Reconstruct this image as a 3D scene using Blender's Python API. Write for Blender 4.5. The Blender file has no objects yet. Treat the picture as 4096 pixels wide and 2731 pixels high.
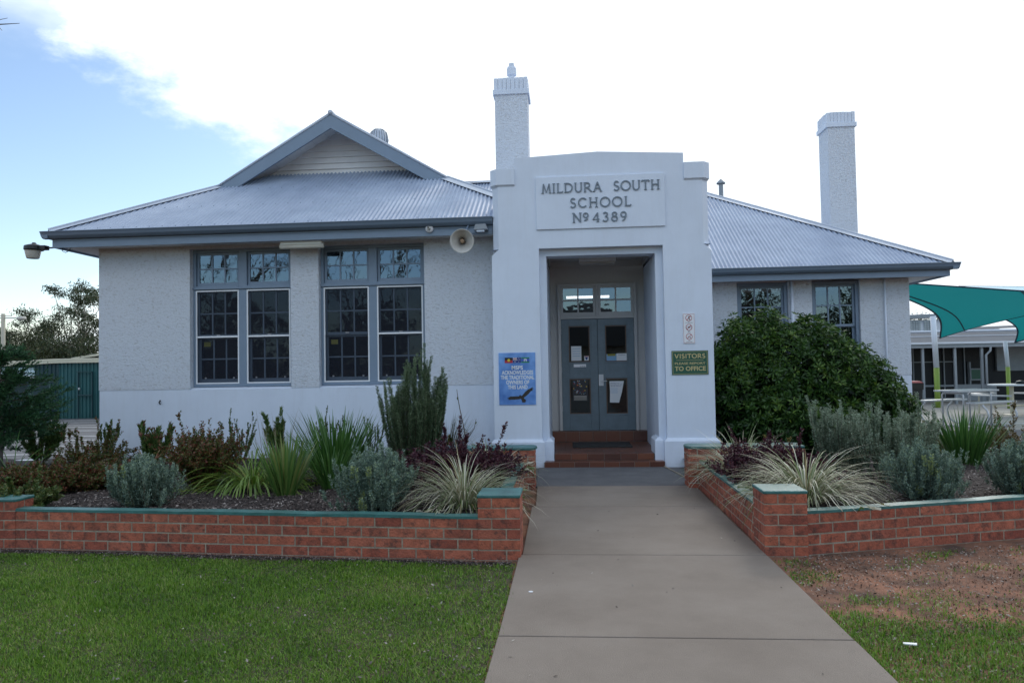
import bpy, math, random
import numpy as np
from mathutils import Vector, Matrix
PI = math.pi
R = math.radians
sc = bpy.context.scene
col = sc.collection
random.seed(7)
rng = np.random.default_rng(11)

# ------------------------------------------------------------------ camera
YAW, PITCH, ROLL = R(-4.5), R(1.85), R(-1.0)
cyw, syw = math.cos(YAW), math.sin(YAW)
cpt, spt = math.cos(PITCH), math.sin(PITCH)
Fw = Vector((syw*cpt, cyw*cpt, spt))
Rt = Vector((cyw, -syw, 0))
Up = Rt.cross(Fw)
R2 = Rt*math.cos(ROLL) + Up*math.sin(ROLL)
U2 = -Rt*math.sin(ROLL) + Up*math.cos(ROLL)
cam = bpy.data.cameras.new("camera")
cam.sensor_width = 36; cam.lens = 2900/4096*36
cam.clip_start = .05; cam.clip_end = 3000
camo = bpy.data.objects.new("camera", cam)
m = Matrix((R2, U2, -Fw)).transposed().to_4x4()
m.translation = (0, 0, 1.61)
camo.matrix_world = m
col.objects.link(camo)
sc.camera = camo

# ------------------------------------------------------------------ world + sun
SUN_EL, SUN_AZ = R(34), R(22)          # behind the building, to the right (azimuth from +Y towards +X)
w = bpy.data.worlds.new("World"); sc.world = w; w.use_nodes = True
nt = w.node_tree; nt.nodes.clear()
def N(t, nt_=None, **k):
    n = (nt_ or nt).nodes.new(t)
    for a, b in k.items(): setattr(n, a, b)
    return n
sky = N('ShaderNodeTexSky', sky_type='NISHITA', sun_disc=False, sun_elevation=SUN_EL, sun_rotation=SUN_AZ,
        air_density=1.0, dust_density=.6, ozone_density=1.6, altitude=50)
bg = N('ShaderNodeBackground'); out = N('ShaderNodeOutputWorld')
SKY_STR = .15
bg.inputs[1].default_value = SKY_STR
geo = N('ShaderNodeTexCoord')
L = nt.links.new
mp = N('ShaderNodeMapping'); mp.inputs['Scale'].default_value = (1, 1, 2.0); L(geo.outputs['Generated'], mp.inputs[0])
n1 = N('ShaderNodeTexNoise'); n1.inputs['Scale'].default_value = 3.1; n1.inputs['Detail'].default_value = 12; n1.inputs['Roughness'].default_value = .62
L(mp.outputs[0], n1.inputs['Vector'])
def math_(op, a, b=None, c=None, clamp=False, nt_=None):
    n = N('ShaderNodeMath', nt_, operation=op, use_clamp=clamp)
    lk = (nt_ or nt).links.new
    for i, v in enumerate((a, b, c)):
        if v is None: continue
        if isinstance(v, (int, float)): n.inputs[i].default_value = v
        else: lk(v, n.inputs[i])
    return n.outputs[0]
dt = N('ShaderNodeVectorMath', operation='DOT_PRODUCT'); L(geo.outputs['Generated'], dt.inputs[0])
sd = Vector((.35, .8, .49)).normalized(); dt.inputs[1].default_value = sd
sep = N('ShaderNodeSeparateXYZ'); L(geo.outputs['Generated'], sep.inputs[0])
low = N('ShaderNodeMapRange'); low.clamp = True
low.inputs['From Min'].default_value = .17; low.inputs['From Max'].default_value = .03
low.inputs['To Min'].default_value = 0; low.inputs['To Max'].default_value = .30
L(sep.outputs[2], low.inputs[0])
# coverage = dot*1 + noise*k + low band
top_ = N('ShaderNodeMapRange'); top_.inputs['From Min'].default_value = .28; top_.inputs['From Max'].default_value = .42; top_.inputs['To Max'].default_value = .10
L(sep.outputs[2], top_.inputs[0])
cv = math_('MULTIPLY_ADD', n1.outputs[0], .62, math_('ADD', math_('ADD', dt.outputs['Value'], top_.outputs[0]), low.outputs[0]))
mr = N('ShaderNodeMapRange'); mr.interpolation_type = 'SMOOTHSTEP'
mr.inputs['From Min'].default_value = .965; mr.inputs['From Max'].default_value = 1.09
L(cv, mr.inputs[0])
# thin scattered cloud anywhere
n2 = N('ShaderNodeTexNoise'); n2.inputs['Scale'].default_value = 2.2; n2.inputs['Detail'].default_value = 7
mp2 = N('ShaderNodeMapping'); mp2.inputs['Location'].default_value = (3, 7, 1); mp2.inputs['Scale'].default_value = (1, 1, 2.2)
L(geo.outputs['Generated'], mp2.inputs[0]); L(mp2.outputs[0], n2.inputs['Vector'])
mr2 = N('ShaderNodeMapRange'); mr2.interpolation_type = 'SMOOTHSTEP'
mr2.inputs['From Min'].default_value = .43; mr2.inputs['From Max'].default_value = .62; mr2.inputs['To Max'].default_value = .8
L(n2.outputs[0], mr2.inputs[0])
hi = N('ShaderNodeMapRange'); hi.interpolation_type = 'SMOOTHSTEP'; hi.inputs['From Min'].default_value = .26; hi.inputs['From Max'].default_value = .42
L(sep.outputs[2], hi.inputs[0])
fac = math_('MAXIMUM', mr.outputs[0], math_('MULTIPLY', mr2.outputs[0], hi.outputs[0]))
# clouds brightest opposite the sun, brightness added there to light the facade
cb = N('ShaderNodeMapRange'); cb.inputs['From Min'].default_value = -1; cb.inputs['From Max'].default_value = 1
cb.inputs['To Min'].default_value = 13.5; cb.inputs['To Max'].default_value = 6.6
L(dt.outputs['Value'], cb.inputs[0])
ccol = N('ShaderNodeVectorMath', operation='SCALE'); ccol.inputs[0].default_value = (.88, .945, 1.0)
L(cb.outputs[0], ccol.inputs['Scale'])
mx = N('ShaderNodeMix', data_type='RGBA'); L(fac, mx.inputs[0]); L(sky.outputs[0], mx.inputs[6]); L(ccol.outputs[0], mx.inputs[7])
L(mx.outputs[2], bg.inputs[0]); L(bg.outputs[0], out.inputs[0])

sl = bpy.data.lights.new("sun", 'SUN'); sl.energy = .9; sl.angle = R(14); sl.color = (1, .95, .88)
so = bpy.data.objects.new("sun", sl); col.objects.link(so)
sdir = Vector((math.sin(SUN_AZ)*math.cos(SUN_EL), math.cos(SUN_AZ)*math.cos(SUN_EL), math.sin(SUN_EL)))
so.rotation_euler = sdir.to_track_quat('Z', 'Y').to_euler()

sc.view_settings.view_transform = 'Standard'; sc.view_settings.look = 'None'
sc.view_settings.exposure = 0.38; sc.view_settings.gamma = 1
sc.cycles.use_denoising = True
sc.cycles.max_bounces = 6; sc.cycles.diffuse_bounces = 3; sc.cycles.glossy_bounces = 3
sc.cycles.transparent_max_bounces = 12; sc.cycles.transmission_bounces = 3
sc.cycles.caustics_reflective = False; sc.cycles.caustics_refractive = False

# ------------------------------------------------------------------ materials
MT = {}
def newmat(name):
    mt = bpy.data.materials.new(name); mt.use_nodes = True
    t = mt.node_tree; t.nodes.clear()
    o = N('ShaderNodeOutputMaterial', t); p = N('ShaderNodeBsdfPrincipled', t)
    t.links.new(p.outputs[0], o.inputs[0])
    MT[name] = mt
    return mt, t, p, o
def c4(c): return (c[0], c[1], c[2], 1)
def mat(name, c, rough=.7, var=.0, vs=3.0, bump=0, bs=40, metal=0, spec=.5, ramp=None, c2=None, detail=6, bd=4, coat=0):
    """painted or mineral surface: noise-varied colour + noise bump; ramp = colours picked by the per-face value v"""
    mt, t, p, o = newmat(name)
    lk = t.links.new
    tc = N('ShaderNodeTexCoord', t)
    p.inputs['Roughness'].default_value = rough; p.inputs['Metallic'].default_value = metal
    p.inputs['Specular IOR Level'].default_value = spec
    if coat: p.inputs['Coat Weight'].default_value = coat; p.inputs['Coat Roughness'].default_value = .25
    base = None
    if ramp:
        at = N('ShaderNodeAttribute', t, attribute_name='v')
        cr = N('ShaderNodeValToRGB', t); e = cr.color_ramp.elements
        for i in range(len(ramp)-2): e.new(.5)
        for i, cc in enumerate(ramp):
            e[i].position = i/(len(ramp)-1); e[i].color = c4(cc)
        lk(at.outputs['Fac'], cr.inputs[0]); base = cr.outputs[0]
    if var or c2:
        nz = N('ShaderNodeTexNoise', t); nz.inputs['Scale'].default_value = vs; nz.inputs['Detail'].default_value = detail
        nz.inputs['Roughness'].default_value = .65
        lk(tc.outputs['Object'], nz.inputs['Vector'])
        mr = N('ShaderNodeMapRange', t); mr.inputs['From Min'].default_value = .35; mr.inputs['From Max'].default_value = .65
        lk(nz.outputs[0], mr.inputs[0])
        mx = N('ShaderNodeMix', t, data_type='RGBA')
        lk(mr.outputs[0], mx.inputs[0])
        if base is not None:
            m2 = N('ShaderNodeMix', t, data_type='RGBA', blend_type='MULTIPLY'); m2.inputs[0].default_value = 1
            mx.inputs[6].default_value = c4([1-var]*3); mx.inputs[7].default_value = c4([1+var]*3)
            lk(base, m2.inputs[6]); lk(mx.outputs[2], m2.inputs[7]); base = m2.outputs[2]
        else:
            mx.inputs[6].default_value = c4([x*(1-var) for x in c]); mx.inputs[7].default_value = c4(c2 or [min(1, x*(1+var)) for x in c])
            base = mx.outputs[2]
    if base is not None: lk(base, p.inputs['Base Color'])
    else: p.inputs['Base Color'].default_value = c4(c)
    if bump:
        nb = N('ShaderNodeTexNoise', t); nb.inputs['Scale'].default_value = bs; nb.inputs['Detail'].default_value = bd
        lk(tc.outputs['Object'], nb.inputs['Vector'])
        b = N('ShaderNodeBump', t); b.inputs['Strength'].default_value = bump; b.inputs['Distance'].default_value = .02
        lk(nb.outputs[0], b.inputs['Height']); lk(b.outputs[0], p.inputs['Normal'])
    return mt
def leafmat(name, ramp, rough=.5, tr=.25, spec=.4):
    mt, t, p, o = newmat(name); lk = t.links.new
    at = N('ShaderNodeAttribute', t, attribute_name='v')
    cr = N('ShaderNodeValToRGB', t); e = cr.color_ramp.elements
    for i in range(len(ramp)-2): e.new(.5)
    for i, cc in enumerate(ramp):
        e[i].position = i/(len(ramp)-1); e[i].color = c4(cc)
    lk(at.outputs['Fac'], cr.inputs[0]); lk(cr.outputs[0], p.inputs['Base Color'])
    p.inputs['Roughness'].default_value = rough; p.inputs['Specular IOR Level'].default_value = spec
    tl = N('ShaderNodeBsdfTranslucent', t); lk(cr.outputs[0], tl.inputs[0])
    ms = N('ShaderNodeMixShader', t); ms.inputs[0].default_value = tr
    lk(p.outputs[0], ms.inputs[1]); lk(tl.outputs[0], ms.inputs[2]); lk(ms.outputs[0], o.inputs[0])
    return mt
def emis(name, c, s):
    mt, t, p, o = newmat(name)
    p.inputs['Base Color'].default_value = c4(c); p.inputs['Emission Color'].default_value = c4(c); p.inputs['Emission Strength'].default_value = s
    return mt
def glass(name, ior=2.0, dark=.55, bump=.0):
    mt, t, p, o = newmat(name); lk = t.links.new; t.nodes.remove(p)
    tr = N('ShaderNodeBsdfTransparent', t); tr.inputs[0].default_value = (dark, dark*1.02, dark*1.04, 1)
    gl = N('ShaderNodeBsdfGlossy', t); gl.inputs['Roughness'].default_value = .015; gl.inputs['Color'].default_value = (.62, .82, 1, 1)
    fr = N('ShaderNodeFresnel', t); fr.inputs[0].default_value = ior
    ms = N('ShaderNodeMixShader', t); lk(fr.outputs[0], ms.inputs[0]); lk(tr.outputs[0], ms.inputs[1]); lk(gl.outputs[0], ms.inputs[2])
    lk(ms.outputs[0], o.inputs[0])
    if bump:
        tc = N('ShaderNodeTexCoord', t); nb = N('ShaderNodeTexNoise', t); nb.inputs['Scale'].default_value = 3.5; nb.inputs['Detail'].default_value = 2
        lk(tc.outputs['Object'], nb.inputs['Vector'])
        b = N('ShaderNodeBump', t); b.inputs['Strength'].default_value = bump; b.inputs['Distance'].default_value = .01
        lk(nb.outputs[0], b.inputs['Height']); lk(b.outputs[0], gl.inputs['Normal'])
    return mt

mat('white_paint', (.68, .745, .85), .62, .035, 1.3, .12, 120)
t = MT['white_paint'].node_tree; p = t.nodes['Principled BSDF']; src_ = p.inputs['Base Color'].links[0].from_socket
tc = N('ShaderNodeTexCoord', t); mpp = N('ShaderNodeMapping', t); mpp.inputs['Scale'].default_value = (7, 7, .8); t.links.new(tc.outputs['Object'], mpp.inputs[0])
nz = N('ShaderNodeTexNoise', t); nz.inputs['Scale'].default_value = 1.6; nz.inputs['Detail'].default_value = 8; nz.inputs['Roughness'].default_value = .7; t.links.new(mpp.outputs[0], nz.inputs['Vector'])
mr_ = N('ShaderNodeMapRange', t); mr_.inputs['From Min'].default_value = .48; mr_.inputs['From Max'].default_value = .75; mr_.inputs['To Max'].default_value = .14; t.links.new(nz.outputs[0], mr_.inputs[0])
mxx = N('ShaderNodeMix', t, data_type='RGBA'); mxx.inputs[7].default_value = (.46, .48, .50, 1)
t.links.new(mr_.outputs[0], mxx.inputs[0]); t.links.new(src_, mxx.inputs[6]); t.links.new(mxx.outputs[2], p.inputs['Base Color'])
# roughcast render: strong pitted bump, pits coloured darker
mt, t, p, o = newmat('roughcast'); lk = t.links.new
tc = N('ShaderNodeTexCoord', t)
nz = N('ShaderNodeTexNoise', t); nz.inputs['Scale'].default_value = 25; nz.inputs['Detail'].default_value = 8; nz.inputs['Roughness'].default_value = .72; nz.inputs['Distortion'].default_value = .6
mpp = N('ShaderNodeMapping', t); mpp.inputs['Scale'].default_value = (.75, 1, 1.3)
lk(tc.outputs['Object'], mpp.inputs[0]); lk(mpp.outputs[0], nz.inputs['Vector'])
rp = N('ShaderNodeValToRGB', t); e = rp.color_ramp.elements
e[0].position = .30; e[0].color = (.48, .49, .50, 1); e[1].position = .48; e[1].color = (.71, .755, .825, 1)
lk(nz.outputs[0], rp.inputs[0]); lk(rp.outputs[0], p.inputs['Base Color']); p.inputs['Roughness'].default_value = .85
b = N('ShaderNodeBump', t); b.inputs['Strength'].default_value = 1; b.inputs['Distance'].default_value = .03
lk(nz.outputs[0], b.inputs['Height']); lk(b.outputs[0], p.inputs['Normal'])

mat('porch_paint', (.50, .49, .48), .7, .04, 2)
mat('soffit', (.72, .73, .74), .7, .05, 2)
mat('grey_trim', (.195, .26, .345), .45, .04, 4)
mat('grey_gutter', (.15, .20, .265), .38, .04, 4)
mat('weatherboard', (.80, .79, .78), .6, .05, 2.0)
mat('zinc', (.34, .41, .54), .5, .10, 1.6, metal=.12, c2=(.41, .48, .60))
mat('zinc_flash', (.48, .53, .61), .45, .06, 3, metal=.25)
mat('door_paint', (.125, .17, .20), .42, .10, 5)
mat('brown_bead', (.10, .06, .04), .5)
mat('alu', (.50, .52, .55), .38, .05, 8, metal=.5)
mat('white_alu', (.80, .82, .85), .35)
mat('dark_room', (.02, .023, .032), .9)
mat('hall_wall', (.06, .06, .06), .9)
mat('fly_mesh', (.02, .025, .04), .9)
t = MT['fly_mesh'].node_tree; p = t.nodes['Principled BSDF']; o = t.nodes['Material Output']
tr = N('ShaderNodeBsdfTransparent', t); ms = N('ShaderNodeMixShader', t); ms.inputs[0].default_value = .45
t.links.new(tr.outputs[0], ms.inputs[1]); t.links.new(p.outputs[0], ms.inputs[2]); t.links.new(ms.outputs[0], o.inputs[0])
glass('glass', 2.3, .35, .14)
glass('glass_low', 1.6, .35, .1)
glass('glass_door', 1.62, .4, .1)
mat('tile', (.16, .055, .03), .35, 0, ramp=[(.07, .027, .019), (.125, .042, .024), (.165, .06, .032), (.09, .034, .024)])
mat('grout', (.20, .17, .15), .9)
mat('brick', (.3, .1, .06), .8, .22, 14, .5, 60, ramp=[(.26, .065, .040), (.37, .100, .055), (.43, .13, .075), (.28, .078, .048), (.39, .11, .058)], detail=5)
# soot marks on the bricks
t = MT['brick'].node_tree; p = t.nodes['Principled BSDF']; src_ = p.inputs['Base Color'].links[0].from_socket
tc = N('ShaderNodeTexCoord', t); nz = N('ShaderNodeTexNoise', t); nz.inputs['Scale'].default_value = 13; nz.inputs['Detail'].default_value = 5; nz.inputs['Roughness'].default_value = .8
t.links.new(tc.outputs['Object'], nz.inputs['Vector'])
mr_ = N('ShaderNodeMapRange', t); mr_.inputs['From Min'].default_value = .49; mr_.inputs['From Max'].default_value = .64; mr_.inputs['To Max'].default_value = .72
t.links.new(nz.outputs[0], mr_.inputs[0])
mxx = N('ShaderNodeMix', t, data_type='RGBA'); mxx.inputs[7].default_value = (.05, .03, .025, 1)
t.links.new(mr_.outputs[0], mxx.inputs[0]); t.links.new(src_, mxx.inputs[6]); t.links.new(mxx.outputs[2], p.inputs['Base Color'])
mat('mortar', (.31, .265, .205), .95, .25, 12, .5, 90)
mat('teal_paint', (.035, .135, .13), .38, .30, 6, .25, 50, spec=.6)
mat('concrete', (.225, .185, .152), .85, .08, .9, .5, 220, c2=(.268, .226, .19), detail=15, spec=.35)
mat('asphalt_dark', (.12, .12, .125), .9, .15, 3, .5, 150)
mat('asphalt', (.135, .135, .14), .85, .12, 1.5, .3, 120)
mat('yard_concrete', (.36, .34, .31), .8, .08, 1)
mat('line_paint', (.75, .75, .75), .6, .08, 6)
mat('kerb_paint', (.72, .73, .75), .5)
mat('dirt', (.105, .062, .043), .95, .3, 2.6, .9, 70, c2=(.34, .155, .09), detail=15)
mat('mulch', (.034, .024, .021), .95, .4, 30, .8, 50)
mat('teal_metal', (.02, .105, .11), .45, .08, 2)
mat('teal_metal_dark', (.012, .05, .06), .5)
mat('cream', (.60, .56, .43), .5, .04, 3)
mat('teal_roof', (.14, .24, .27), .4)
mat('black', (.012, .013, .015), .45)
mat('rubber', (.03, .03, .03), .9, .2, 60)
mat('horn', (.58, .56, .52), .5, .1, 6, c2=(.62, .61, .58))
mat('horn_rust', (.30, .20, .12), .6, .25, 14)
mat('lamp_glass', (.55, .53, .48), .25)
mat('tube_case', (.70, .68, .60), .4)
mat('letters', (.16, .20, .245), .45, .06, 20)
mat('sign_green', (.012, .085, .05), .4)
mat('sign_gold', (.50, .42, .20), .45)
mat('sign_white', (.78, .79, .82), .4)
mat('sign_red', (.38, .03, .03), .45)
mat('ink', (.03, .03, .035), .6)
mat('bark_white', (.42, .38, .32), .85, .25, 6, .3, 20)
mat('bark', (.10, .075, .055), .9, .3, 10, .5, 30)
mat('bark_grey', (.17, .15, .135), .9, .3, 10, .4, 30)
mat('stem', (.10, .07, .045), .85, .2, 20)
mat('stem_green', (.08, .10, .04), .7)
mat('pole_wood', (.45, .42, .34), .8)
mat('lime', (.27, .38, .06), .45)
mat('post_white', (.66, .70, .76), .4)
mat('bin_black', (.02, .02, .022), .5)
mat('bin_red', (.30, .02, .03), .45)
mat('bag', (.012, .012, .014), .28)
mat('pale_blue_sail', (.42, .62, .70), .7)
mat('roof_grey', (.15, .16, .175), .9, .1, 3, spec=.05)
mat('grey_metal', (.26, .29, .32), .5, .06, 4)
mat('dark_glass', (.012, .014, .018), .5, spec=.3)
mat('blind', (.48, .53, .55), .6)
mat('brown_roof', (.06, .05, .045), .7)
mat('cream_wall', (.42, .38, .30), .8)
mat('paper', (.70, .72, .74), .5)
mat('paper_blue', (.20, .38, .58), .5)
mat('paper_yellow', (.30, .28, .03), .5)
mat('flag_black', (.01, .01, .01), .5); mat('flag_red', (.42, .02, .03), .5); mat('flag_yellow', (.70, .52, .04), .5)
mat('flag_navy', (.02, .04, .20), .5); mat('flag_white', (.72, .74, .76), .5); mat('flag_green', (.02, .25, .08), .5); mat('flag_blue', (.05, .10, .45), .5)
mat('eagle', (.03, .025, .022), .7, .3, 60)
# printed sky on the acknowledgement poster
mat('poster_blue', (.07, .21, .60), .35, .22, 2.6, c2=(.20, .40, .78), detail=3)
# shade cloth
mt, t, p, o = newmat('shade_cloth'); lk = t.links.new
p.inputs['Base Color'].default_value = (.01, .27, .27, 1); p.inputs['Roughness'].default_value = .8
tl = N('ShaderNodeBsdfTranslucent', t); tl.inputs[0].default_value = (.01, .30, .31, 1)
ms = N('ShaderNodeMixShader', t); ms.inputs[0].default_value = .32
lk(p.outputs[0], ms.inputs[1]); lk(tl.outputs[0], ms.inputs[2]); lk(ms.outputs[0], o.inputs[0])
mat('sail_edge', (.01, .025, .05), .7)
emis('tube_light', (.95, .98, 1), 3.0)
emis('lit_lamp_warm', (1, .75, .42), 1.6)

leafmat('lf_grass', [(.040, .095, .008), (.088, .195, .014), (.135, .27, .022), (.20, .33, .035), (.34, .34, .13)], .5, .3)
leafmat('lf_rosemary', [(.035, .058, .030), (.08, .13, .060), (.14, .21, .105), (.22, .28, .17)], .55, .15)
leafmat('lf_rosemary_grey', [(.055, .085, .05), (.14, .195, .125), (.25, .32, .22), (.36, .43, .33)], .55, .15)
leafmat('lf_westringia', [(.07, .115, .085), (.15, .225, .175), (.25, .34, .27), (.36, .42, .15)], .6, .12)
leafmat('lf_abelia', [(.045, .085, .02), (.09, .13, .028), (.13, .10, .03), (.22, .055, .035), (.11, .045, .025), (.06, .10, .025)], .45, .2)
leafmat('lf_green_small', [(.04, .085, .025), (.08, .135, .035), (.13, .17, .05), (.15, .13, .04)], .45, .2)
leafmat('lf_leuc', [(.045, .10, .028), (.085, .16, .04), (.15, .21, .055), (.20, .04, .05)], .45, .15)
leafmat('lf_purple', [(.025, .008, .016), (.055, .015, .028), (.09, .022, .04), (.13, .05, .05)], .4, .2)
leafmat('lf_carex', [(.06, .12, .025), (.12, .18, .05), (.34, .36, .22), (.66, .64, .52), (.26, .21, .09)], .5, .25)
leafmat('lf_flax', [(.022, .072, .015), (.045, .125, .024), (.075, .175, .038), (.11, .21, .055)], .38, .22)
leafmat('lf_iris', [(.05, .12, .025), (.09, .19, .04), (.13, .24, .06), (.20, .22, .06)], .4, .3)
leafmat('lf_lily', [(.08, .16, .02), (.14, .24, .03), (.18, .30, .05), (.26, .26, .06)], .4, .3)
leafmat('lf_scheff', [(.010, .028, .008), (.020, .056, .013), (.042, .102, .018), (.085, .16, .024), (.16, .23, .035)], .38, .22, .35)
leafmat('lf_conifer', [(.016, .055, .026), (.030, .095, .040), (.050, .14, .052), (.085, .20, .065)], .55, .15)
leafmat('lf_gum', [(.016, .030, .012), (.030, .052, .020), (.055, .075, .028), (.09, .095, .04)], .5, .14)
leafmat('lf_olive', [(.02, .032, .010), (.045, .058, .018), (.08, .09, .025), (.04, .04, .015)], .5, .12)
leafmat('lf_yellow', [(.12, .12, .03), (.24, .21, .06), (.34, .28, .10), (.20, .13, .04)], .5, .3)
leafmat('lf_brown', [(.07, .05, .02), (.15, .11, .04), (.22, .15, .06), (.10, .12, .04)], .5, .25)
leafmat('lf_dry', [(.07, .055, .045), (.15, .125, .105), (.26, .23, .20), (.46, .42, .37)], .8, .05)
leafmat('lf_dirt', [(.07, .04, .03), (.14, .08, .055), (.26, .14, .09), (.40, .30, .22)], .95, 0)
leafmat('lf_chip', [(.022, .016, .014), (.055, .038, .034), (.13, .10, .09), (.40, .35, .32)], .9, .0)
leafmat('lf_dryblade', [(.22, .18, .10), (.32, .27, .17), (.16, .12, .08)], .8, .1)

# ------------------------------------------------------------------ mesh helpers
ORG = {}
def link(o, parent=None):
    col.objects.link(o)
    if parent is not None: o.parent = parent
    return o
def world_origin(p):
    return ORG.get(p.name, Vector((0, 0, 0))) if p is not None else Vector((0, 0, 0))
def thing(name, label, cat, loc=(0, 0, 0), group=None, rz=0):
    o = bpy.data.objects.new(name, None); o.location = loc; o.rotation_euler = (0, 0, rz); o.empty_display_size = .2
    col.objects.link(o); o['label'] = label; o['category'] = cat
    if group: o['group'] = group
    ORG[o.name] = Vector(loc)
    return o
def tag(o, label, cat, group=None):
    o['label'] = label; o['category'] = cat
    if group: o['group'] = group
    return o
def struct(o, kind='structure', label=None, cat=None):
    o['kind'] = kind
    if label: o['label'] = label; o['category'] = cat
    return o
class MB:
    def __init__(s): s.v = []; s.f = []; s.a = []; s.m = []; s.mats = []
    def mi(s, mt):
        if mt is None: return 0
        if mt not in s.mats: s.mats.append(mt)
        return s.mats.index(mt)
    def add(s, vs, fs, a=.5, mt=None):
        k = len(s.v); s.v += [tuple(x) for x in vs]; i = s.mi(mt)
        for f in fs: s.f.append(tuple(k+j for j in f)); s.a.append(a); s.m.append(i)
        return s
    def box(s, x0, x1, y0, y1, z0, z1, a=.5, mt=None):
        return s.add([(x0, y0, z0), (x1, y0, z0), (x1, y1, z0), (x0, y1, z0), (x0, y0, z1), (x1, y0, z1), (x1, y1, z1), (x0, y1, z1)],
                     [(0, 3, 2, 1), (4, 5, 6, 7), (0, 1, 5, 4), (1, 2, 6, 5), (2, 3, 7, 6), (3, 0, 4, 7)], a, mt)
    def obox(s, c, ux, uy, hx, hy, z0, z1, a=.5, mt=None):
        """box with horizontal axes ux, uy about centre c"""
        P = []
        for z in (z0, z1):
            for sx, sy in ((-1, -1), (1, -1), (1, 1), (-1, 1)):
                P.append((c[0]+ux[0]*hx*sx+uy[0]*hy*sy, c[1]+ux[1]*hx*sx+uy[1]*hy*sy, z))
        return s.add(P, [(0, 3, 2, 1), (4, 5, 6, 7), (0, 1, 5, 4), (1, 2, 6, 5), (2, 3, 7, 6), (3, 0, 4, 7)], a, mt)
    def prism_z(s, poly, z0, z1, a=.5, mt=None, poly2=None):
        n = len(poly); p2 = poly2 or poly
        vs = [(x, y, z0) for x, y in poly]+[(x, y, z1) for x, y in p2]
        fs = [tuple(range(n))[::-1], tuple(range(n, 2*n))]+[(i, (i+1) % n, n+(i+1) % n, n+i) for i in range(n)]
        return s.add(vs, fs, a, mt)
    def prism_y(s, poly, y0, y1, a=.5, mt=None):       # poly in (x,z), counter-clockwise seen from -Y
        n = len(poly)
        vs = [(x, y0, z) for x, z in poly]+[(x, y1, z) for x, z in poly]
        fs = [tuple(range(n)), tuple(range(n, 2*n))[::-1]]+[((i+1) % n, i, n+i, n+(i+1) % n) for i in range(n)]
        return s.add(vs, fs, a, mt)
    def prism_x(s, poly, x0, x1, a=.5, mt=None):       # poly in (y,z)
        n = len(poly)
        vs = [(x0, y, z) for y, z in poly]+[(x1, y, z) for y, z in poly]
        fs = [tuple(range(n)), tuple(range(n, 2*n))[::-1]]+[((i+1) % n, i, n+i, n+(i+1) % n) for i in range(n)]
        return s.add(vs, fs, a, mt)
    def tube(s, pts, rad, n=8, a=.5, mt=None, cap=True):
        pts = [Vector(p) for p in pts]
        if isinstance(rad, (int, float)): rad = [rad]*len(pts)
        k = len(s.v); i_ = s.mi(mt)
        prev = None
        for i, p in enumerate(pts):
            d = (pts[min(i+1, len(pts)-1)]-pts[max(i-1, 0)]).normalized()
            if prev is None:
                u = d.cross(Vector((0, 0, 1)));
                if u.length < .05: u = d.cross(Vector((0, 1, 0)))
            else: u = prev-d*prev.dot(d)
            u.normalize(); prev = u; v = d.cross(u)
            for j in range(n):
                an = 2*PI*j/n
                s.v.append(tuple(p+(u*math.cos(an)+v*math.sin(an))*rad[i]))
        for i in range(len(pts)-1):
            for j in range(n):
                s.f.append((k+i*n+j, k+i*n+(j+1) % n, k+(i+1)*n+(j+1) % n, k+(i+1)*n+j)); s.a.append(a); s.m.append(i_)
        if cap:
            s.f.append(tuple(k+j for j in range(n))[::-1]); s.a.append(a); s.m.append(i_)
            s.f.append(tuple(k+(len(pts)-1)*n+j for j in range(n))); s.a.append(a); s.m.append(i_)
        return s
    def lathe(s, prof, c, axis=Vector((0, 0, 1)), n=20, a=.5, mt=None):
        axis = Vector(axis).normalized(); u = axis.cross(Vector((0, 1, 0)))
        if u.length < .1: u = axis.cross(Vector((1, 0, 0)))
        u.normalize(); v = axis.cross(u); c = Vector(c); k = len(s.v); i_ = s.mi(mt)
        for r, h in prof:
            for j in range(n):
                an = 2*PI*j/n; s.v.append(tuple(c+axis*h+(u*math.cos(an)+v*math.sin(an))*r))
        for i in range(len(prof)-1):
            for j in range(n):
                s.f.append((k+i*n+j, k+i*n+(j+1) % n, k+(i+1)*n+(j+1) % n, k+(i+1)*n+j)); s.a.append(a); s.m.append(i_)
        return s
    def build(s, name, mt, parent=None, smooth=False, bevel=0, world=True):
        me = bpy.data.meshes.new(name)
        o_ = world_origin(parent if parent is None or parent.name in ORG else parent.parent) if world else Vector((0, 0, 0))
        if parent is not None and world and parent.name not in ORG:
            p_ = parent
            while p_ is not None and p_.name not in ORG: p_ = p_.parent
            o_ = world_origin(p_) if p_ is not None else Vector((0, 0, 0))
        vs = [(x-o_[0], y-o_[1], z-o_[2]) for x, y, z in s.v]
        me.from_pydata(vs, [], s.f)
        names = s.mats if s.mats else [mt]
        for n_ in names: me.materials.append(MT[n_])
        if s.mats: me.polygons.foreach_set('material_index', s.m)
        at = me.attributes.new('v', 'FLOAT', 'FACE'); at.data.foreach_set('value', s.a)
        if smooth: me.polygons.foreach_set('use_smooth', [True]*len(s.f))
        me.update()
        o = bpy.data.objects.new(name, me); link(o, parent)
        if bevel:
            md = o.modifiers.new('bevel', 'BEVEL'); md.width = bevel; md.segments = 2; md.limit_method = 'ANGLE'; md.angle_limit = R(40)
        return o
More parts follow.
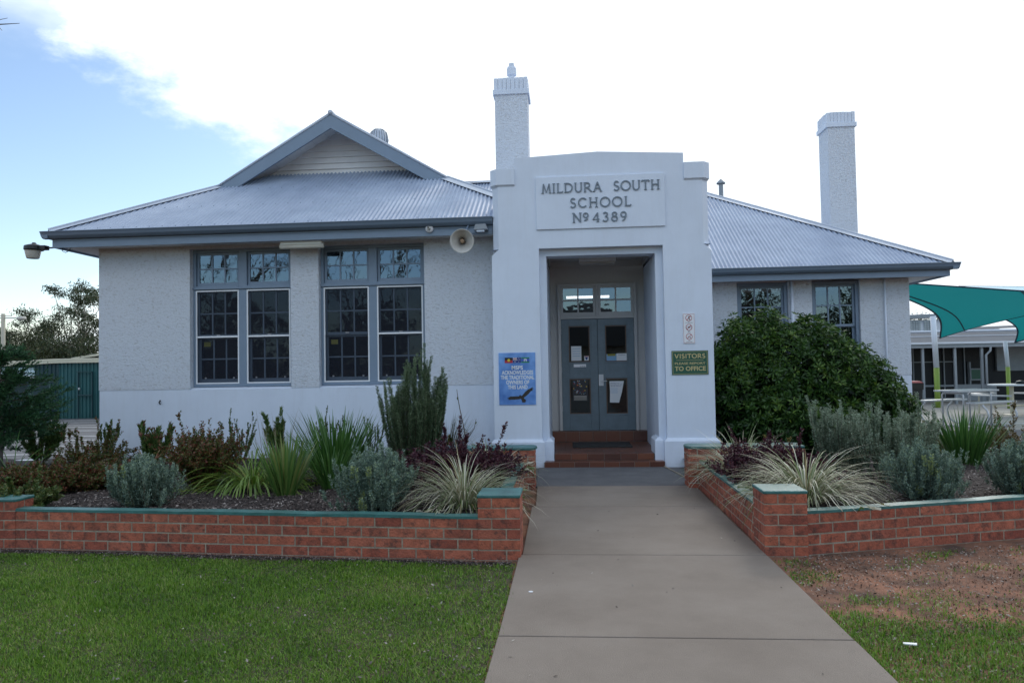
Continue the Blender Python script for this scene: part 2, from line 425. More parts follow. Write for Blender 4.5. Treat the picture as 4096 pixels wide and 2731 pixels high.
def npmesh(name, V, F, vals, mt, parent=None, origin=(0, 0, 0), smooth=False):
    """V (n,3) world coords, F (m,k) faces, vals (m) per-face colour value"""
    V = np.asarray(V, dtype=np.float32)-np.array(origin, dtype=np.float32)
    F = np.asarray(F, dtype=np.int32); mcount, k = F.shape
    me = bpy.data.meshes.new(name)
    me.vertices.add(len(V)); me.vertices.foreach_set('co', V.ravel())
    me.loops.add(mcount*k); me.loops.foreach_set('vertex_index', F.ravel())
    me.polygons.add(mcount); me.polygons.foreach_set('loop_start', np.arange(0, mcount*k, k, dtype=np.int32))
    me.polygons.foreach_set('loop_total', np.full(mcount, k, dtype=np.int32))
    if smooth: me.polygons.foreach_set('use_smooth', np.ones(mcount, dtype=bool))
    me.update(calc_edges=True)
    at = me.attributes.new('v', 'FLOAT', 'FACE'); at.data.foreach_set('value', np.clip(vals, 0, 1).astype(np.float32))
    me.materials.append(MT[mt])
    o = bpy.data.objects.new(name, me); link(o, parent)
    return o
def nrm(a): return a/np.maximum(np.linalg.norm(a, axis=-1, keepdims=True), 1e-9)
def leaf_arrays(P, D, Lg, Wd, rg, cup=.15):
    """diamond leaves: base P, direction D, length, width"""
    n = len(P); D = nrm(D)
    r = nrm(rg.normal(size=(n, 3))); S = nrm(np.cross(D, r)); Nn = np.cross(S, D)
    Lg = np.broadcast_to(Lg, (n,))[:, None]; Wd = np.broadcast_to(Wd, (n,))[:, None]
    mid = P+D*Lg*.5+Nn*Lg*cup*.5
    V = np.stack([P, mid-S*Wd*.5, P+D*Lg, mid+S*Wd*.5], 1).reshape(-1, 3)
    F = np.arange(4*n).reshape(n, 4)
    return V, F
def blade_arrays(B, A, Lg, Wd, lean, droop, rg, segs=6):
    """curved tapering blades: base B (n,3), azimuth A, length, width, initial lean from vertical (rad), extra bend along length"""
    n = len(B); t = np.linspace(0, 1, segs+1)
    out = np.stack([np.cos(A), np.sin(A), np.zeros(n)], 1); side = np.stack([-np.sin(A), np.cos(A), np.zeros(n)], 1)
    pts = [B]; p = B.copy()
    for i in range(segs):
        th = lean+droop*((i+.5)/segs)**1.4
        d = out*np.sin(th)[:, None]+np.array([0, 0, 1.])*np.cos(th)[:, None]
        p = p+d*(Lg/segs)[:, None]; pts.append(p.copy())
    P = np.stack(pts, 1)
    wv = np.sin(np.clip(t*.9+.12, 0, 1)*PI)**.7; wv[-1] = .03
    Wm = Wd[:, None]*wv[None]*.5
    tw = side[:, None]*Wm[..., None]
    V = np.stack([P-tw, P+tw], 2).reshape(-1, 3)
    base = (np.arange(n)*(segs+1)*2)[:, None]; i = np.arange(segs)[None]*2
    F = np.stack([base+i, base+i+1, base+i+3, base+i+2], 2).reshape(-1, 4)
    return V, F, np.repeat(np.arange(n), segs)
def cat_arrays(lst):
    Vs, Fs, vs, k = [], [], [], 0
    for V, F, v in lst:
        Vs.append(V); Fs.append(F+k); vs.append(v); k += len(V)
    return np.concatenate(Vs), np.concatenate(Fs), np.concatenate(vs)
def tubes_np(polys, rads, n=4):
    """many polylines (list of (k,3)) as thin tubes"""
    mbx = MB()
    for p, r in zip(polys, rads): mbx.tube([tuple(q) for q in p], list(r), n, cap=False)
    return mbx

def text_verts(s, bold=0.0):
    cu = bpy.data.curves.new('t', 'FONT'); cu.body = s; cu.size = 1; cu.offset = bold; cu.resolution_u = 3
    ob = bpy.data.objects.new('t', cu); col.objects.link(ob)
    dg = bpy.context.evaluated_depsgraph_get(); me = bpy.data.meshes.new_from_object(ob.evaluated_get(dg))
    vs = [tuple(v.co) for v in me.vertices]; fs = [tuple(p.vertices) for p in me.polygons]
    bpy.data.objects.remove(ob); bpy.data.meshes.remove(me); bpy.data.curves.remove(cu)
    return vs, fs
def text(mb, s, x0, x1, z0, z1, y, mt=None, bold=.0, cap=True):
    """flat lettering fitted into the rectangle (cap height = z1-z0 when cap)"""
    vs, fs = text_verts(s, bold)
    xs = [v[0] for v in vs]; a, b = min(xs), max(xs)
    h0, h1 = (0, .73) if cap else (min(v[1] for v in vs), max(v[1] for v in vs))
    mb.add([(x0+(v[0]-a)/(b-a)*(x1-x0), y, z0+(v[1]-h0)/(h1-h0)*(z1-z0)) for v in vs], fs, .5, mt)
def arc(cx, cy, rx, ry, a0, a1, n=14):
    return [(cx+rx*math.cos(R(a0+(a1-a0)*i/n)), cy+ry*math.sin(R(a0+(a1-a0)*i/n))) for i in range(n+1)]
# serif capitals: (width, strokes, serifs(x,y,half-length))
GL = {
 'M': (.95, [[(.12, 0), (.20, .98)], [(.20, .98), (.475, .08), (.75, .98)], [(.75, .98), (.83, 0)]], [(.12, 0, .12), (.83, 0, .12)]),
 'I': (.36, [[(.18, 0), (.18, 1)]], [(.18, 0, .13), (.18, 1, .13)]),
 'L': (.66, [[(.16, 0), (.16, 1)], [(.16, .05), (.56, .05), (.62, .17)]], [(.16, 0, .12), (.16, 1, .12)]),
 'D': (.92, [[(.16, 0), (.16, 1)], [(.16, .95)]+arc(.36, .5, .44, .45, 90, -90)+[(.16, .05)]], [(.12, 1, .08), (.12, 0, .08)]),
 'U': (.82, [[(.14, 1)]+arc(.41, .32, .27, .28, 180, 360)+[(.68, 1)]], [(.14, 1, .11), (.68, 1, .11)]),
 'R': (.86, [[(.16, 0), (.16, 1)], [(.16, .95)]+arc(.36, .71, .24, .24, 90, -90)+[(.16, .47)], [(.38, .47), (.76, .05)]], [(.16, 0, .12), (.12, 1, .08), (.78, 0.02, .08)]),
 'A': (.86, [[(.10, 0), (.43, 1)], [(.43, 1), (.76, 0)], [(.24, .36), (.62, .36)]], [(.10, 0, .11), (.76, 0, .11)]),
 'S': (.60, [arc(.30, .735, .19, .22, 25, 262)+arc(.29, .27, .22, .23, 82, -155)], []),
 'O': (.98, [arc(.49, .5, .42, .46, 0, 360, 28)], []),
 'T': (.78, [[(.39, 0), (.39, .95)], [(.04, .82), (.07, .95), (.71, .95), (.74, .82)]], [(.39, 0, .13)]),
 'H': (.88, [[(.16, 0), (.16, 1)], [(.72, 0), (.72, 1)], [(.16, .52), (.72, .52)]], [(.16, 0, .12), (.72, 0, .12), (.16, 1, .12), (.72, 1, .12)]),
 'C': (.86, [arc(.47, .5, .39, .45, 42, 318, 22)], []),
 'N': (.90, [[(.16, 0), (.16, .98)], [(.16, .98), (.74, .04)], [(.74, .02), (.74, 1)]], [(.16, 0, .12), (.12, 1, .09), (.74, 1, .12)]),
 'V': (.84, [[(.08, 1), (.42, .02)], [(.42, .02), (.76, 1)]], [(.08, 1, .11), (.76, 1, .11)]),
 'o': (.52, [arc(.26, .72, .20, .23, 0, 360, 20), [(.12, .16), (.44, .36)]], []),
 '4': (.74, [[(.52, 0), (.52, .95)], [(.52, .95), (.08, .26), (.66, .26)]], [(.52, 0, .13)]),
 '3': (.62, [arc(.29, .745, .19, .20, 150, -85)+arc(.28, .28, .24, .24, 80, -150)], []),
 '8': (.64, [arc(.32, .745, .19, .20, 0, 360, 20), arc(.32, .28, .25, .24, 0, 360, 22)], []),
 '9': (.64, [arc(.31, .69, .23, .26, 0, 360, 20), [(.54, .69), (.50, .38), (.40, .17), (.20, .03)]], []),
 ' ': (.55, [], []), '.': (.2, [], []),
}
def serif_text(mb, s, x0, x1, z0, z1, y, depth, mt=None, th=.13, sp=.06):
    tot = sum(GL[c][0]+sp for c in s)-sp; kx = (x1-x0)/tot; kz = z1-z0; x = 0
    q = 0
    def ribbon(pts, half, dep):
        closed = len(pts) > 3 and math.dist(pts[0], pts[-1]) < 1e-4
        P = [((x+a)*kx+x0, b*kz+z0) for a, b in pts]
        n = len(P); Lp, Rp = [], []
        for i in range(n):
            if closed: a_, b_ = P[(i-1) % (n-1)], P[(i+1) % (n-1)]
            else: a_, b_ = P[max(i-1, 0)], P[min(i+1, n-1)]
            dx, dz = b_[0]-a_[0], b_[1]-a_[1]; l = math.hypot(dx, dz) or 1
            nx, nz = -dz/l*half, dx/l*half
            Lp.append((P[i][0]+nx, P[i][1]+nz)); Rp.append((P[i][0]-nx, P[i][1]-nz))
        vs = []; 
        for yy in (y-dep, y):
            vs += [(a, yy, b) for a, b in Lp]+[(a, yy, b) for a, b in Rp]
        fs = []
        for i in range(n-1):
            fs += [(i, n+i, n+i+1, i+1), (i, i+1, 2*n+i+1, 2*n+i), (n+i+1, n+i, 3*n+i, 3*n+i+1)]
        if not closed: fs += [(0, 2*n, 3*n, n), (n-1, 2*n-1, 4*n-1, 3*n-1)]
        mb.add(vs, fs, .5, mt)
    for c in s:
        wd, st, se = GL[c]
        for stt in st: q += 1; ribbon(stt, th*kz/2, depth+.0004*(q % 7))
        for (a, b, hl) in se:
            q += 1; b2 = b+.025 if b < .5 else b-.025
            ribbon([(a-hl, b2), (a+hl, b2)], .028*kz, depth+.0004*(q % 7)+.0002)
        x += wd+sp

# ------------------------------------------------------------------ ground, paths, yards
def grid(name, xs, ys, zf, mt):
    V = np.array([(x, y, zf(x, y)) for y in ys for x in xs]); nx = len(xs)
    F = np.array([(j*nx+i, j*nx+i+1, (j+1)*nx+i+1, (j+1)*nx+i) for j in range(len(ys)-1) for i in range(len(xs)-1)])
    return npmesh(name, V, F, np.full(len(F), .5), mt, smooth=True)
gx = [-600, -150, -60, -30]+list(np.linspace(-15, 15, 31))+[30, 60, 150, 600]
gy = [-400, -60, -20, 0, 3, 6, 9, 11.9, 12.4, 14, 20, 40, 80, 200, 900]
struct(grid('ground', gx, gy, lambda x, y: 0 if y < 12 else -.27, 'dirt'))
PX0, PX1 = -.45, 1.575
# lawns: left and right sheets 4 mm above the soil
def lawn_left_edge(x): return 6.04 if x > -.8 else 6.04+.082*(-.8-x)
def wallY_L(x): return 6.06+.082*(-.8-x)
def wallY_R(x): return 6.25+.29*(x-1.93) if x < 4 else 6.85+.15*(x-4)
mat('lawn_soil', (.045, .065, .016), .95, .45, 7, .5, 80, c2=(.085, .062, .035), detail=9)
xs = np.linspace(-12, PX0-.02, 30)
V = []; F = []
for i, x in enumerate(xs): V += [(x, -9, .004), (x, wallY_L(x)-.12, .004)]
for i in range(len(xs)-1): F.append((2*i, 2*i+2, 2*i+3, 2*i+1))
struct(npmesh('lawn', V, F, np.full(len(F), .5), 'lawn_soil'))
# path slabs, a dark asphalt apron by the steps
mb = MB()
js = [-9, -3.5, .6, 2.45, 4.28, 6.1, 8.13, 9.5]
for a, b_ in zip(js[:-1], js[1:]):
    mb.prism_z([(PX0+.012*(b_-6), a+.006), (PX1-.003, a+.006), (PX1+.0, b_-.006), (PX0+.0, b_-.006)], -.05, .028)
pth = struct(mb.build('path', 'concrete', bevel=.006))
mb = MB(); mb.prism_z([(-.47, 9.51), (1.62, 9.51), (1.40, 11.235), (-.50, 11.235)], -.05, .022)
mb.prism_z([(-1.5, 9.75), (-.475, 9.51), (-.505, 11.29), (-1.5, 11.29)], -.05, .008)
mb.prism_z([(1.63, 9.56), (2.3, 9.75), (2.3, 11.29), (1.405, 11.29)], -.05, .008)
struct(mb.build('apron_asphalt', 'asphalt_dark'))
mb = MB(); mb.tube([(1.63, 9.52, .02), (1.52, 10.4, .03), (1.41, 11.24, .03)], .010, 6)
struct(mb.build('path_edging', 'mortar'))
# yards
mb = MB(); mb.box(-90, -8.45, 12.02, 70, -.3, -.25); struct(mb.build('asphalt_yard', 'asphalt'))
mb = MB()
for yy, sl_, x0, x1 in ((25.5, .03, -24, -9), (24.4, -.02, -26, -9), (23.3, .05, -23, -9), (22.06, .0, -26, -8.9), (20.2, .04, -20, -8.9),
                        (19.0, -.03, -24, -8.9), (17.4, -.14, -19, -8.9), (15.6, -.10, -18, -9), (26.6, .03, -21, -9), (13.6, -.05, -18, -8.9)):
    mb.prism_z([(x0, yy-.02-sl_*(x0+14)), (x1, yy-.02-sl_*(x1+14)), (x1, yy+.04-sl_*(x1+14)), (x0, yy+.04-sl_*(x0+14))], -.249, -.245)
struct(mb.build('yard_markings', 'line_paint'))
mb = MB(); mb.box(6.45, 90, 12.65, 19.3, -.3, -.25); struct(mb.build('asphalt_court', 'asphalt'))
mb = MB(); mb.box(6.45, 90, 19.3, 80, -.3, -.247); struct(mb.build('concrete_yard', 'yard_concrete'))
mb = MB(); mb.box(6.5, 40, 17.2, 17.28, -.249, -.245); mb.box(6.5, 40, 15.0, 15.07, -.249, -.245); mb.box(6.5, 30, 21.1, 21.17, -.246, -.243)
struct(mb.build('court_markings', 'line_paint'))
mb = MB(); mb.box(-200, 200, -24, -9.5, -.2, -.06); struct(mb.build('street', 'asphalt'))
# garden beds
def bedz(x, y): 
    b = .285-.03*max(0, y-6.5)
    return b+.018*math.sin(x*3.1+y*2.3)*math.sin(y*4.7-x*1.7)+.012*math.sin(x*9.1)*math.sin(y*8.3)
BX = list(np.linspace(-12, -8.2, 10))+list(np.linspace(-8, -.60, 60))
def bed(name, xs, yfn, y1, zf):
    rows = 50; V = []; 
    for j in range(rows+1):
        for x in xs:
            y0 = yfn(x); y = y0+(y1(x)-y0)*j/rows; V.append((x, y, zf(x, y)))
    nx = len(xs); F = [(j*nx+i, j*nx+i+1, (j+1)*nx+i+1, (j+1)*nx+i) for j in range(rows) for i in range(nx-1)]
    return npmesh(name, V, F, np.full(len(F), .5), 'mulch', smooth=True)
struct(bed('mulch_bed', BX, lambda x: wallY_L(x)+.06, lambda x: 11.98, bedz))
struct(bed('mulch_bed', list(np.linspace(1.70, 12, 70)), lambda x: wallY_R(x)+.06, lambda x: 14.18 if x < 6.40 else 12.5, bedz))
for nm, a in (('kerb', (-14, -8.16, 11.86, 11.99)), ('kerb', (6.42, 14, 12.44, 12.6))):
    mb = MB(); mb.box(a[0], a[1], a[2], a[3], -.3, .115); struct(mb.build(nm, 'kerb_paint', bevel=.01))

# ------------------------------------------------------------------ brick planters
def brick_run(mb, mo, p0, p1, th, n, z0=-.0, off=0, jit=.0008, seed=1):
    """stretcher-bond skin of real bricks round a mortar core between p0 and p1"""
    rr = random.Random(seed)
    p0 = Vector((p0[0], p0[1])); p1 = Vector((p1[0], p1[1])); Lw = (p1-p0).length; u = (p1-p0)/Lw; v = Vector((-u[1], u[0]))
    for k in range(n):
        x = -(.12 if (k+off) % 2 else 0); z = z0+k*.086
        while x < Lw-.001:
            a = max(x, 0); b = min(x+.227, Lw)
            if b-a > .02:
                j = rr.uniform(-jit, jit)*2; jz = rr.uniform(-.001, .001)
                c = p0+u*((a+b)/2)+v*(j)
                mb.obox(c, u, v, (b-a)/2, th/2, z+.007+jz, z+.080+jz, rr.random())
            x += .24
    c = (p0+p1)/2
    mo.obox(c, u, v, Lw/2-.002, th/2-.003, z0-.1, z0+n*.086)
def brick_pier(mb, mo, cx, cy, w_, d_, n, seed=1):
    rr = random.Random(seed)
    x0, x1, y0, y1 = cx-w_/2, cx+w_/2, cy-d_/2, cy+d_/2
    for k in range(n):
        z = k*.086+.005; z1 = z+.076
        cut = x0+(.11 if k % 2 else w_-.12)
        for a, b in ((x0, cut), (cut+.01, x1)):
            mb.box(a, b, y0+rr.uniform(-.002, .002), y0+.11, z, z1, rr.random())
            mb.box(a, b, y1-.11, y1, z, z1, rr.random())
        if y1-y0 > .25:
            mid = (y0+y1)/2
            mb.box(x0+rr.uniform(-.001, .001), x0+.11, y0+.12, y1-.12, z, z1, rr.random())
            mb.box(x1-.11, x1+rr.uniform(-.001, .001), y0+.12, y1-.12, z, z1, rr.random())
    mo.box(x0+.0035, x1-.0035, y0+.0035, y1-.0035, -.1, n*.086)
def coping(mb, p0, p1, th, z, h=.02, seed=3, sag=.004):
    rr = random.Random(seed); p0 = Vector(p0); p1 = Vector(p1); Lw = (p1-p0).length; u = (p1-p0)/Lw; v = Vector((-u[1], u[0]))
    x = 0; zz = 0
    ring = []
    while x <= Lw+1e-6:
        o_ = rr.uniform(-.004, .004); dz = rr.uniform(-sag, sag)
        for s_ in (-1, 1):
            c = p0+u*x+v*((th/2+.004)*s_+o_)
            ring.append((c[0], c[1], z-.004)); ring.append((c[0], c[1], z+h+dz))
        if x >= Lw: break
        x = min(x+.24, Lw)
    n = len(ring)//4
    fs = []
    for i in range(n-1):
        a = 4*i; b = a+4
        fs += [(a+1, b+1, b+3, a+3), (a, b, b+1, a+1), (a+2, a+3, b+3, b+2), (a, a+2, b+2, b)]
    fs += [(0, 1, 3, 2), (4*n-4, 4*n-2, 4*n-1, 4*n-3)]
    mb.add(ring, fs)
def planter(name, label, loc, runs, piers, bull):
    t_ = thing(name, label, 'planter wall', loc)
    mb, mo, cp = MB(), MB(), MB()
    for i, (a, b, n, off, top) in enumerate(runs):
        mb, mo, cp = MB(), MB(), MB()
        brick_run(mb, mo, a, b, .11, n, seed=i+5, off=off)
        coping(cp, a, b, .11, n*.086, seed=i)
        w_ = mb.build('brick_wall', 'brick', t_, bevel=.002); mo.build('mortar', 'mortar', w_); cp.build('coping', 'teal_paint', w_)
    for i, (cx, cy, w_, d_, n) in enumerate(piers):
        pb, pm = MB(), MB(); brick_pier(pb, pm, cx, cy, w_, d_, n, seed=i+20)
        o1 = pb.build('brick_pier', 'brick', t_, bevel=.004); pm.build('mortar', 'mortar', o1)
        cb_ = MB(); cb_.box(cx-w_/2-.006, cx+w_/2+.006, cy-d_/2-.006, cy+d_/2+.006, n*.086-.003, n*.086+.024); cb_.build('pier_cap', 'teal_paint', o1, bevel=.008)
    for (x0, x1, yc, wd, n, side) in bull:          # wall with a rounded end
        pb, pm = MB(), MB()
        e_ = x1 if side > 0 else x0
        brick_run(pb, pm, (x0, yc-wd/2+.055), (x1, yc-wd/2+.055), .11, n, seed=31)
        brick_run(pb, pm, (x0, yc+wd/2-.055), (x1, yc+wd/2-.055), .11, n, seed=32)
        rr = random.Random(4)
        for k in range(n):      # end bricks across
            xa = e_-.11 if side > 0 else e_
            ya = yc-wd/2+.12; yb = yc+wd/2-.12
            pb.box(xa, xa+.11, ya, yb, k*.086+.005, k*.086+.081, rr.random())
        pm.box(x0+.01, x1-.01, yc-wd/2+.02, yc+wd/2-.02, -.1, n*.086)
        o1 = pb.build('back_wall', 'brick', t_, bevel=.004); pm.build('mortar', 'mortar', o1)
        r = wd/2+.01; poly = []
        if side > 0: poly = [(x0, yc-r)]+[(e_-r*.35+r*.5*math.cos(a_), yc+r*math.sin(a_)) for a_ in np.linspace(-PI/2, PI/2, 12)]+[(x0, yc+r)]
        else: poly = [(x1, yc+r)]+[(e_+r*.35+r*.5*math.cos(a_), yc+r*math.sin(a_)) for a_ in np.linspace(PI/2, 1.5*PI, 12)]+[(x1, yc-r)]
        cb_ = MB(); cb_.prism_z(poly, n*.086-.003, n*.086+.03); cb_.build('rounded_cap', 'teal_paint', o1, bevel=.008)
    return t_
planter('brick_planter', 'long low red brick planter wall with teal coping left of the path, behind the lawn', (-3, 6.2, 0),
        [((-5.13, wallY_L(-5.13)), (-.778, wallY_L(-.778)), 4, 0, True), ((-10, wallY_L(-10)), (-5.42, wallY_L(-5.42)), 4, 1, True),
         ((-.665, 6.36), (-.665, 9.3), 4, 0, True)],
        [(-.607, 6.175, .35, .35, 6), (-5.29, 6.47, .33, .23, 5)],
        [(-1.75, -.47, 9.5, .35, 6, 1)])
planter('brick_planter', 'low red brick planter wall right of the path beside bare dirt, uneven cracked courses', (3, 6.4, 0),
        [((1.914, wallY_R(1.914)), (4.0, wallY_R(4)), 4, 0, True), ((4.0, wallY_R(4)), (9.5, wallY_R(9.5)), 4, 1, True),
         ((1.655, 6.50), (1.655, 9.3), 4, 1, True)],
        [(1.745, 6.325, .35, .35, 6)],
        [(1.47, 2.9, 9.5, .35, 6, -1)])

# ------------------------------------------------------------------ the school building
SB = thing('school_building', 'white roughcast school building with corrugated grey roof and projecting entrance porch', 'building', (0, 12, 0))
EZL, EZR = 3.98, 3.325          # eave heights (gutter top), left and right wings
YL, YR = 12.0, 14.2              # wall planes
XL, XLR = -8.14, -1.19           # left wing wall from / to the portico
SLP = .592
W1, W2 = (-6.50, -4.715), (-4.225, -2.405)
SILL, HEAD = 1.30, 3.70
# left wing walls: smooth dado below, roughcast above, two big openings
mb = MB()
mb.box(XL, XLR, YL, YL+.3, -.35, 1.27); mb.box(XL, XL+.3, YL+.3, 22, -.35, 1.29)
mb.box(XL, W1[0], YL, YL+.3, 1.27, 1.29); mb.box(W1[1], W2[0], YL, YL+.3, 1.27, 1.29); mb.box(W2[1], XLR, YL, YL+.3, 1.27, 1.29)
mb.build('dado', 'white_paint', SB)
mb = MB()
e_ = .008
WT = EZL-.20
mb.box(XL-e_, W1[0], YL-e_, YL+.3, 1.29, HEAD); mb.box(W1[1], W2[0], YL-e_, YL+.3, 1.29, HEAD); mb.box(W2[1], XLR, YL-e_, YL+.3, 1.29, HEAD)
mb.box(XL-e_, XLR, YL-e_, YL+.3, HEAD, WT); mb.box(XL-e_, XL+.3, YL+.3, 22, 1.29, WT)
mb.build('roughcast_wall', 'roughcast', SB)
mb = MB()   # sloping sills
for a in (W1, W2): mb.prism_x([(YL+.002, 1.272), (YL+.14, 1.272), (YL+.14, 1.318), (YL+.05, 1.30)], a[0], a[1])
mb.build('window_sill', 'white_paint', SB)
mb = MB()   # dark rooms behind the glass
mb.box(XL+.35, XLR-.05, YL+.9, YL+4, .6, 3.69); mb.build('room', 'dark_room', SB)

def muntins(mb, x0, x1, z0, z1, nx, nz, y, wd=.024, dp=.03, st=.045, rail=.06):
    """a sash: stiles, rails and glazing bars"""
    mb.box(x0, x0+st, y, y+dp, z0, z1); mb.box(x1-st, x1, y, y+dp, z0, z1)
    mb.box(x0+st, x1-st, y, y+dp, z0, z0+rail); mb.box(x0+st, x1-st, y, y+dp, z1-st, z1)
    gx0, gx1, gz0, gz1 = x0+st, x1-st, z0+rail, z1-st
    for i in range(1, nx): c = gx0+(gx1-gx0)*i/nx; mb.box(c-wd/2, c+wd/2, y+.004, y+dp-.004, gz0, gz1)
    for j in range(1, nz):
        c = gz0+(gz1-gz0)*j/nz
        for i in range(nx):
            a = gx0+(gx1-gx0)*i/nx+(wd/2 if i else 0); b = gx0+(gx1-gx0)*(i+1)/nx-(wd/2 if i < nx-1 else 0)
            mb.box(a, b, y+.006, y+dp-.006, c-wd/2, c+wd/2)
    return gx0, gx1, gz0, gz1
def pane(parent, g, nx, nz, y, mt='glass', wob=.010):
    """panes of one sash: each light sits at its own slight angle, as old glass does"""
    m_ = MB(); x0, x1, z0, z1 = g
    for i in range(nx):
        for j in range(nz):
            a, b = x0+(x1-x0)*i/nx, x0+(x1-x0)*(i+1)/nx; c, d = z0+(z1-z0)*j/nz, z0+(z1-z0)*(j+1)/nz
            t1, t2 = random.uniform(-wob, wob), random.uniform(-wob, wob)
            q = [(a, c), (b, c), (b, d), (a, d)]
            m_.add([(px, y+(px-(a+b)/2)*t1+(pz-(c+d)/2)*t2, pz) for px, pz in q], [(0, 1, 2, 3)])
    return m_.build('glass', mt, parent)
def big_window(x0, x1, bars):
    xm = (x0+x1)/2-.0
    f = MB(); yf = YL+.10
    f.box(x0+.002, x0+.05, yf, yf+.14, 1.32, HEAD); f.box(x1-.05, x1-.002, yf, yf+.14, 1.32, HEAD)
    f.box(x0+.05, x1-.05, yf, yf+.14, HEAD-.05, HEAD); f.box(x0+.05, x1-.05, yf, yf+.14, 1.32, 1.37)
    f.box(xm-.07, xm+.07, yf, yf+.14, 1.37, HEAD-.05)
    f.box(x0+.05, xm-.07, yf-.005, yf+.14, 2.995, 3.065); f.box(xm+.07, x1-.05, yf-.005, yf+.14, 2.995, 3.065)
    f.box(x0+.002, x1-.002, yf-.03, yf-.006, 3.005, 3.035)
    fr = f.build('window', 'grey_trim', SB, bevel=.004)
    for k, (a, b) in enumerate(((x0+.05, xm-.07), (xm+.07, x1-.05))):
        s_ = MB(); g1 = muntins(s_, a+.004, b-.004, 3.068, HEAD-.052, 3, 2, yf+.045, st=.04)
        g2 = muntins(s_, a+.004, b-.004, 2.175, 2.99, 3, 2, yf+.05, st=.04, rail=.05)
        g3 = muntins(s_, a+.004, b-.004, 1.372, 2.19, 3, 2, yf+.09, st=.045, rail=.085)
        s_.build('sash', 'grey_trim', fr)
        pane(fr, g1, 3, 2, yf+.062); pane(fr, g2, 3, 2, yf+.068, 'glass_low'); pane(fr, g3, 3, 2, yf+.108, 'glass_low')
        q = MB(); t_ = .022; y = yf-.004; z0, z1 = 1.372, 2.99
        q.box(a, a+t_, y, y+.02, z0, z1); q.box(b-t_, b, y, y+.02, z0, z1); q.box(a+t_, b-t_, y, y+.02, z1-t_, z1); q.box(a+t_, b-t_, y, y+.02, z0, z0+t_)
        if bars[k]: q.box(a+t_, b-t_, y-.002, y+.02, 2.17, 2.198)
        q.build('screen_frame', 'white_alu', fr)
        me_ = MB(); me_.add([(a+t_, y+.012, z0+t_), (b-t_, y+.012, z0+t_), (b-t_, y+.012, z1-t_), (a+t_, y+.012, z1-t_)], [(0, 1, 2, 3)])
        me_.build('fly_screen', 'fly_mesh', fr)
        c = (a+b)/2
        for q_ in ((c-.03, c+.03, yf+.03, yf+.049, 2.20, 2.225), (a+.12, a+.145, yf+.07, yf+.089, 1.46, 1.485), (b-.145, b-.12, yf+.07, yf+.089, 1.46, 1.485)):
            lk_ = MB(); lk_.box(*q_); lk_.build('catch', 'sign_white', fr)
        if k == 0:
            st = MB(); st.box(a+.09, a+.21, yf+.104, yf+.106, 2.02, 2.10); st.build('sticker', 'paper_yellow', fr)
big_window(W1[0], W1[1], (1, 1)); big_window(W2[0], W2[1], (0, 1))

# right wing walls
V1, V2 = (3.235, 4.19), (4.635, 5.51)
XR = 6.41; H2 = 3.12
mb = MB(); mb.box(2.21, XR, YR, YR+.3, -.35, 1.29); mb.box(XR-.3, XR, YR+.3, 23, -.35, 1.29); mb.build('dado', 'white_paint', SB)
mb = MB()
for a, b in ((2.21, V1[0]), (V1[1], V2[0]), (V2[1], XR+e_)): mb.box(a, b, YR-e_, YR+.3, 1.29, H2)
mb.box(V1[0], V1[1], YR-e_, YR+.3, 1.29, 1.42); mb.box(V2[0], V2[1], YR-e_, YR+.3, 1.29, 1.42)
mb.box(XR-.3, XR+e_, YR+.3, 23, 1.29, H2)
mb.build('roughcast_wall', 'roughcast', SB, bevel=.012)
mb = MB(); mb.box(2.3, XR-.35, YR+.9, YR+4, .6, 3.0); mb.build('room', 'dark_room', SB)
for x0, x1 in (V1, V2):
    f = MB(); yf = YR+.05
    f.box(x0+.002, x0+.06, yf, yf+.16, 1.42, H2-.01); f.box(x1-.06, x1-.002, yf, yf+.16, 1.42, H2-.01)
    f.box(x0+.06, x1-.06, yf, yf+.16, H2-.08, H2-.01); f.box(x0+.06, x1-.06, yf-.02, yf+.16, 1.425, 1.47)
    fr = f.build('window', 'grey_trim', SB, bevel=.004)
    s_ = MB(); g1 = muntins(s_, x0+.062, x1-.062, 2.235, H2-.082, 3, 2, yf+.05, st=.04, rail=.045)
    g2 = muntins(s_, x0+.062, x1-.062, 1.472, 2.26, 3, 2, yf+.09, st=.04, rail=.08)
    s_.build('sash', 'grey_trim', fr); pane(fr, g1, 3, 2, yf+.068); pane(fr, g2, 3, 2, yf+.108)
for xx, r in ((5.955, .018), (4.25, .032), (2.72, .022)):
    mb = MB(); mb.tube([(xx, YR-.05, .1), (xx, YR-.05, 3.11)], r, 10); mb.build('downpipe', 'white_paint', SB, smooth=True)

# roofs -------------------------------------------------------------
def corrug(mb, x0, x1, yfun, ye, ze, s, pitch=.076, amp=.0135, k=8, mt='zinc'):
    """corrugated sheet rising in +Y; each rib runs up the slope and stops at yfun(x)"""
    n = int((x1-x0)/pitch*k); xs_ = np.linspace(x0, x1, n+1)
    nz = 1/math.sqrt(1+s*s); ny = -s*nz
    P = []
    for x in xs_:
        h = amp*math.cos(2*PI*(x-x0)/pitch); y1 = max(yfun(x), ye+.01)
        P.append((x, ye+ny*h, ze+nz*h)); P.append((x, y1+ny*h, ze+s*(y1-ye)+nz*h))
    mb.add(P, [(2*i, 2*i+2, 2*i+3, 2*i+1) for i in range(n)], .5, mt)
LE0, LE1, LY = -8.69, -.26, 11.52           # left wing eaves
RIDX = (LE0+LE1)/2; RIDZ = EZL+SLP*(LE1-LE0)/2
GY = LY+1.97                                 # plane of the gablet barge boards
ze0 = EZL-.005
mb = MB()
corrug(mb, LE0, LE1, lambda x: min(LY+min(x-LE0, LE1-x), GY+.62), LY-.04, ze0, SLP)
LROOF = mb
mb = MB()    # side slopes of the left wing with the gable over the gablet
th = .03
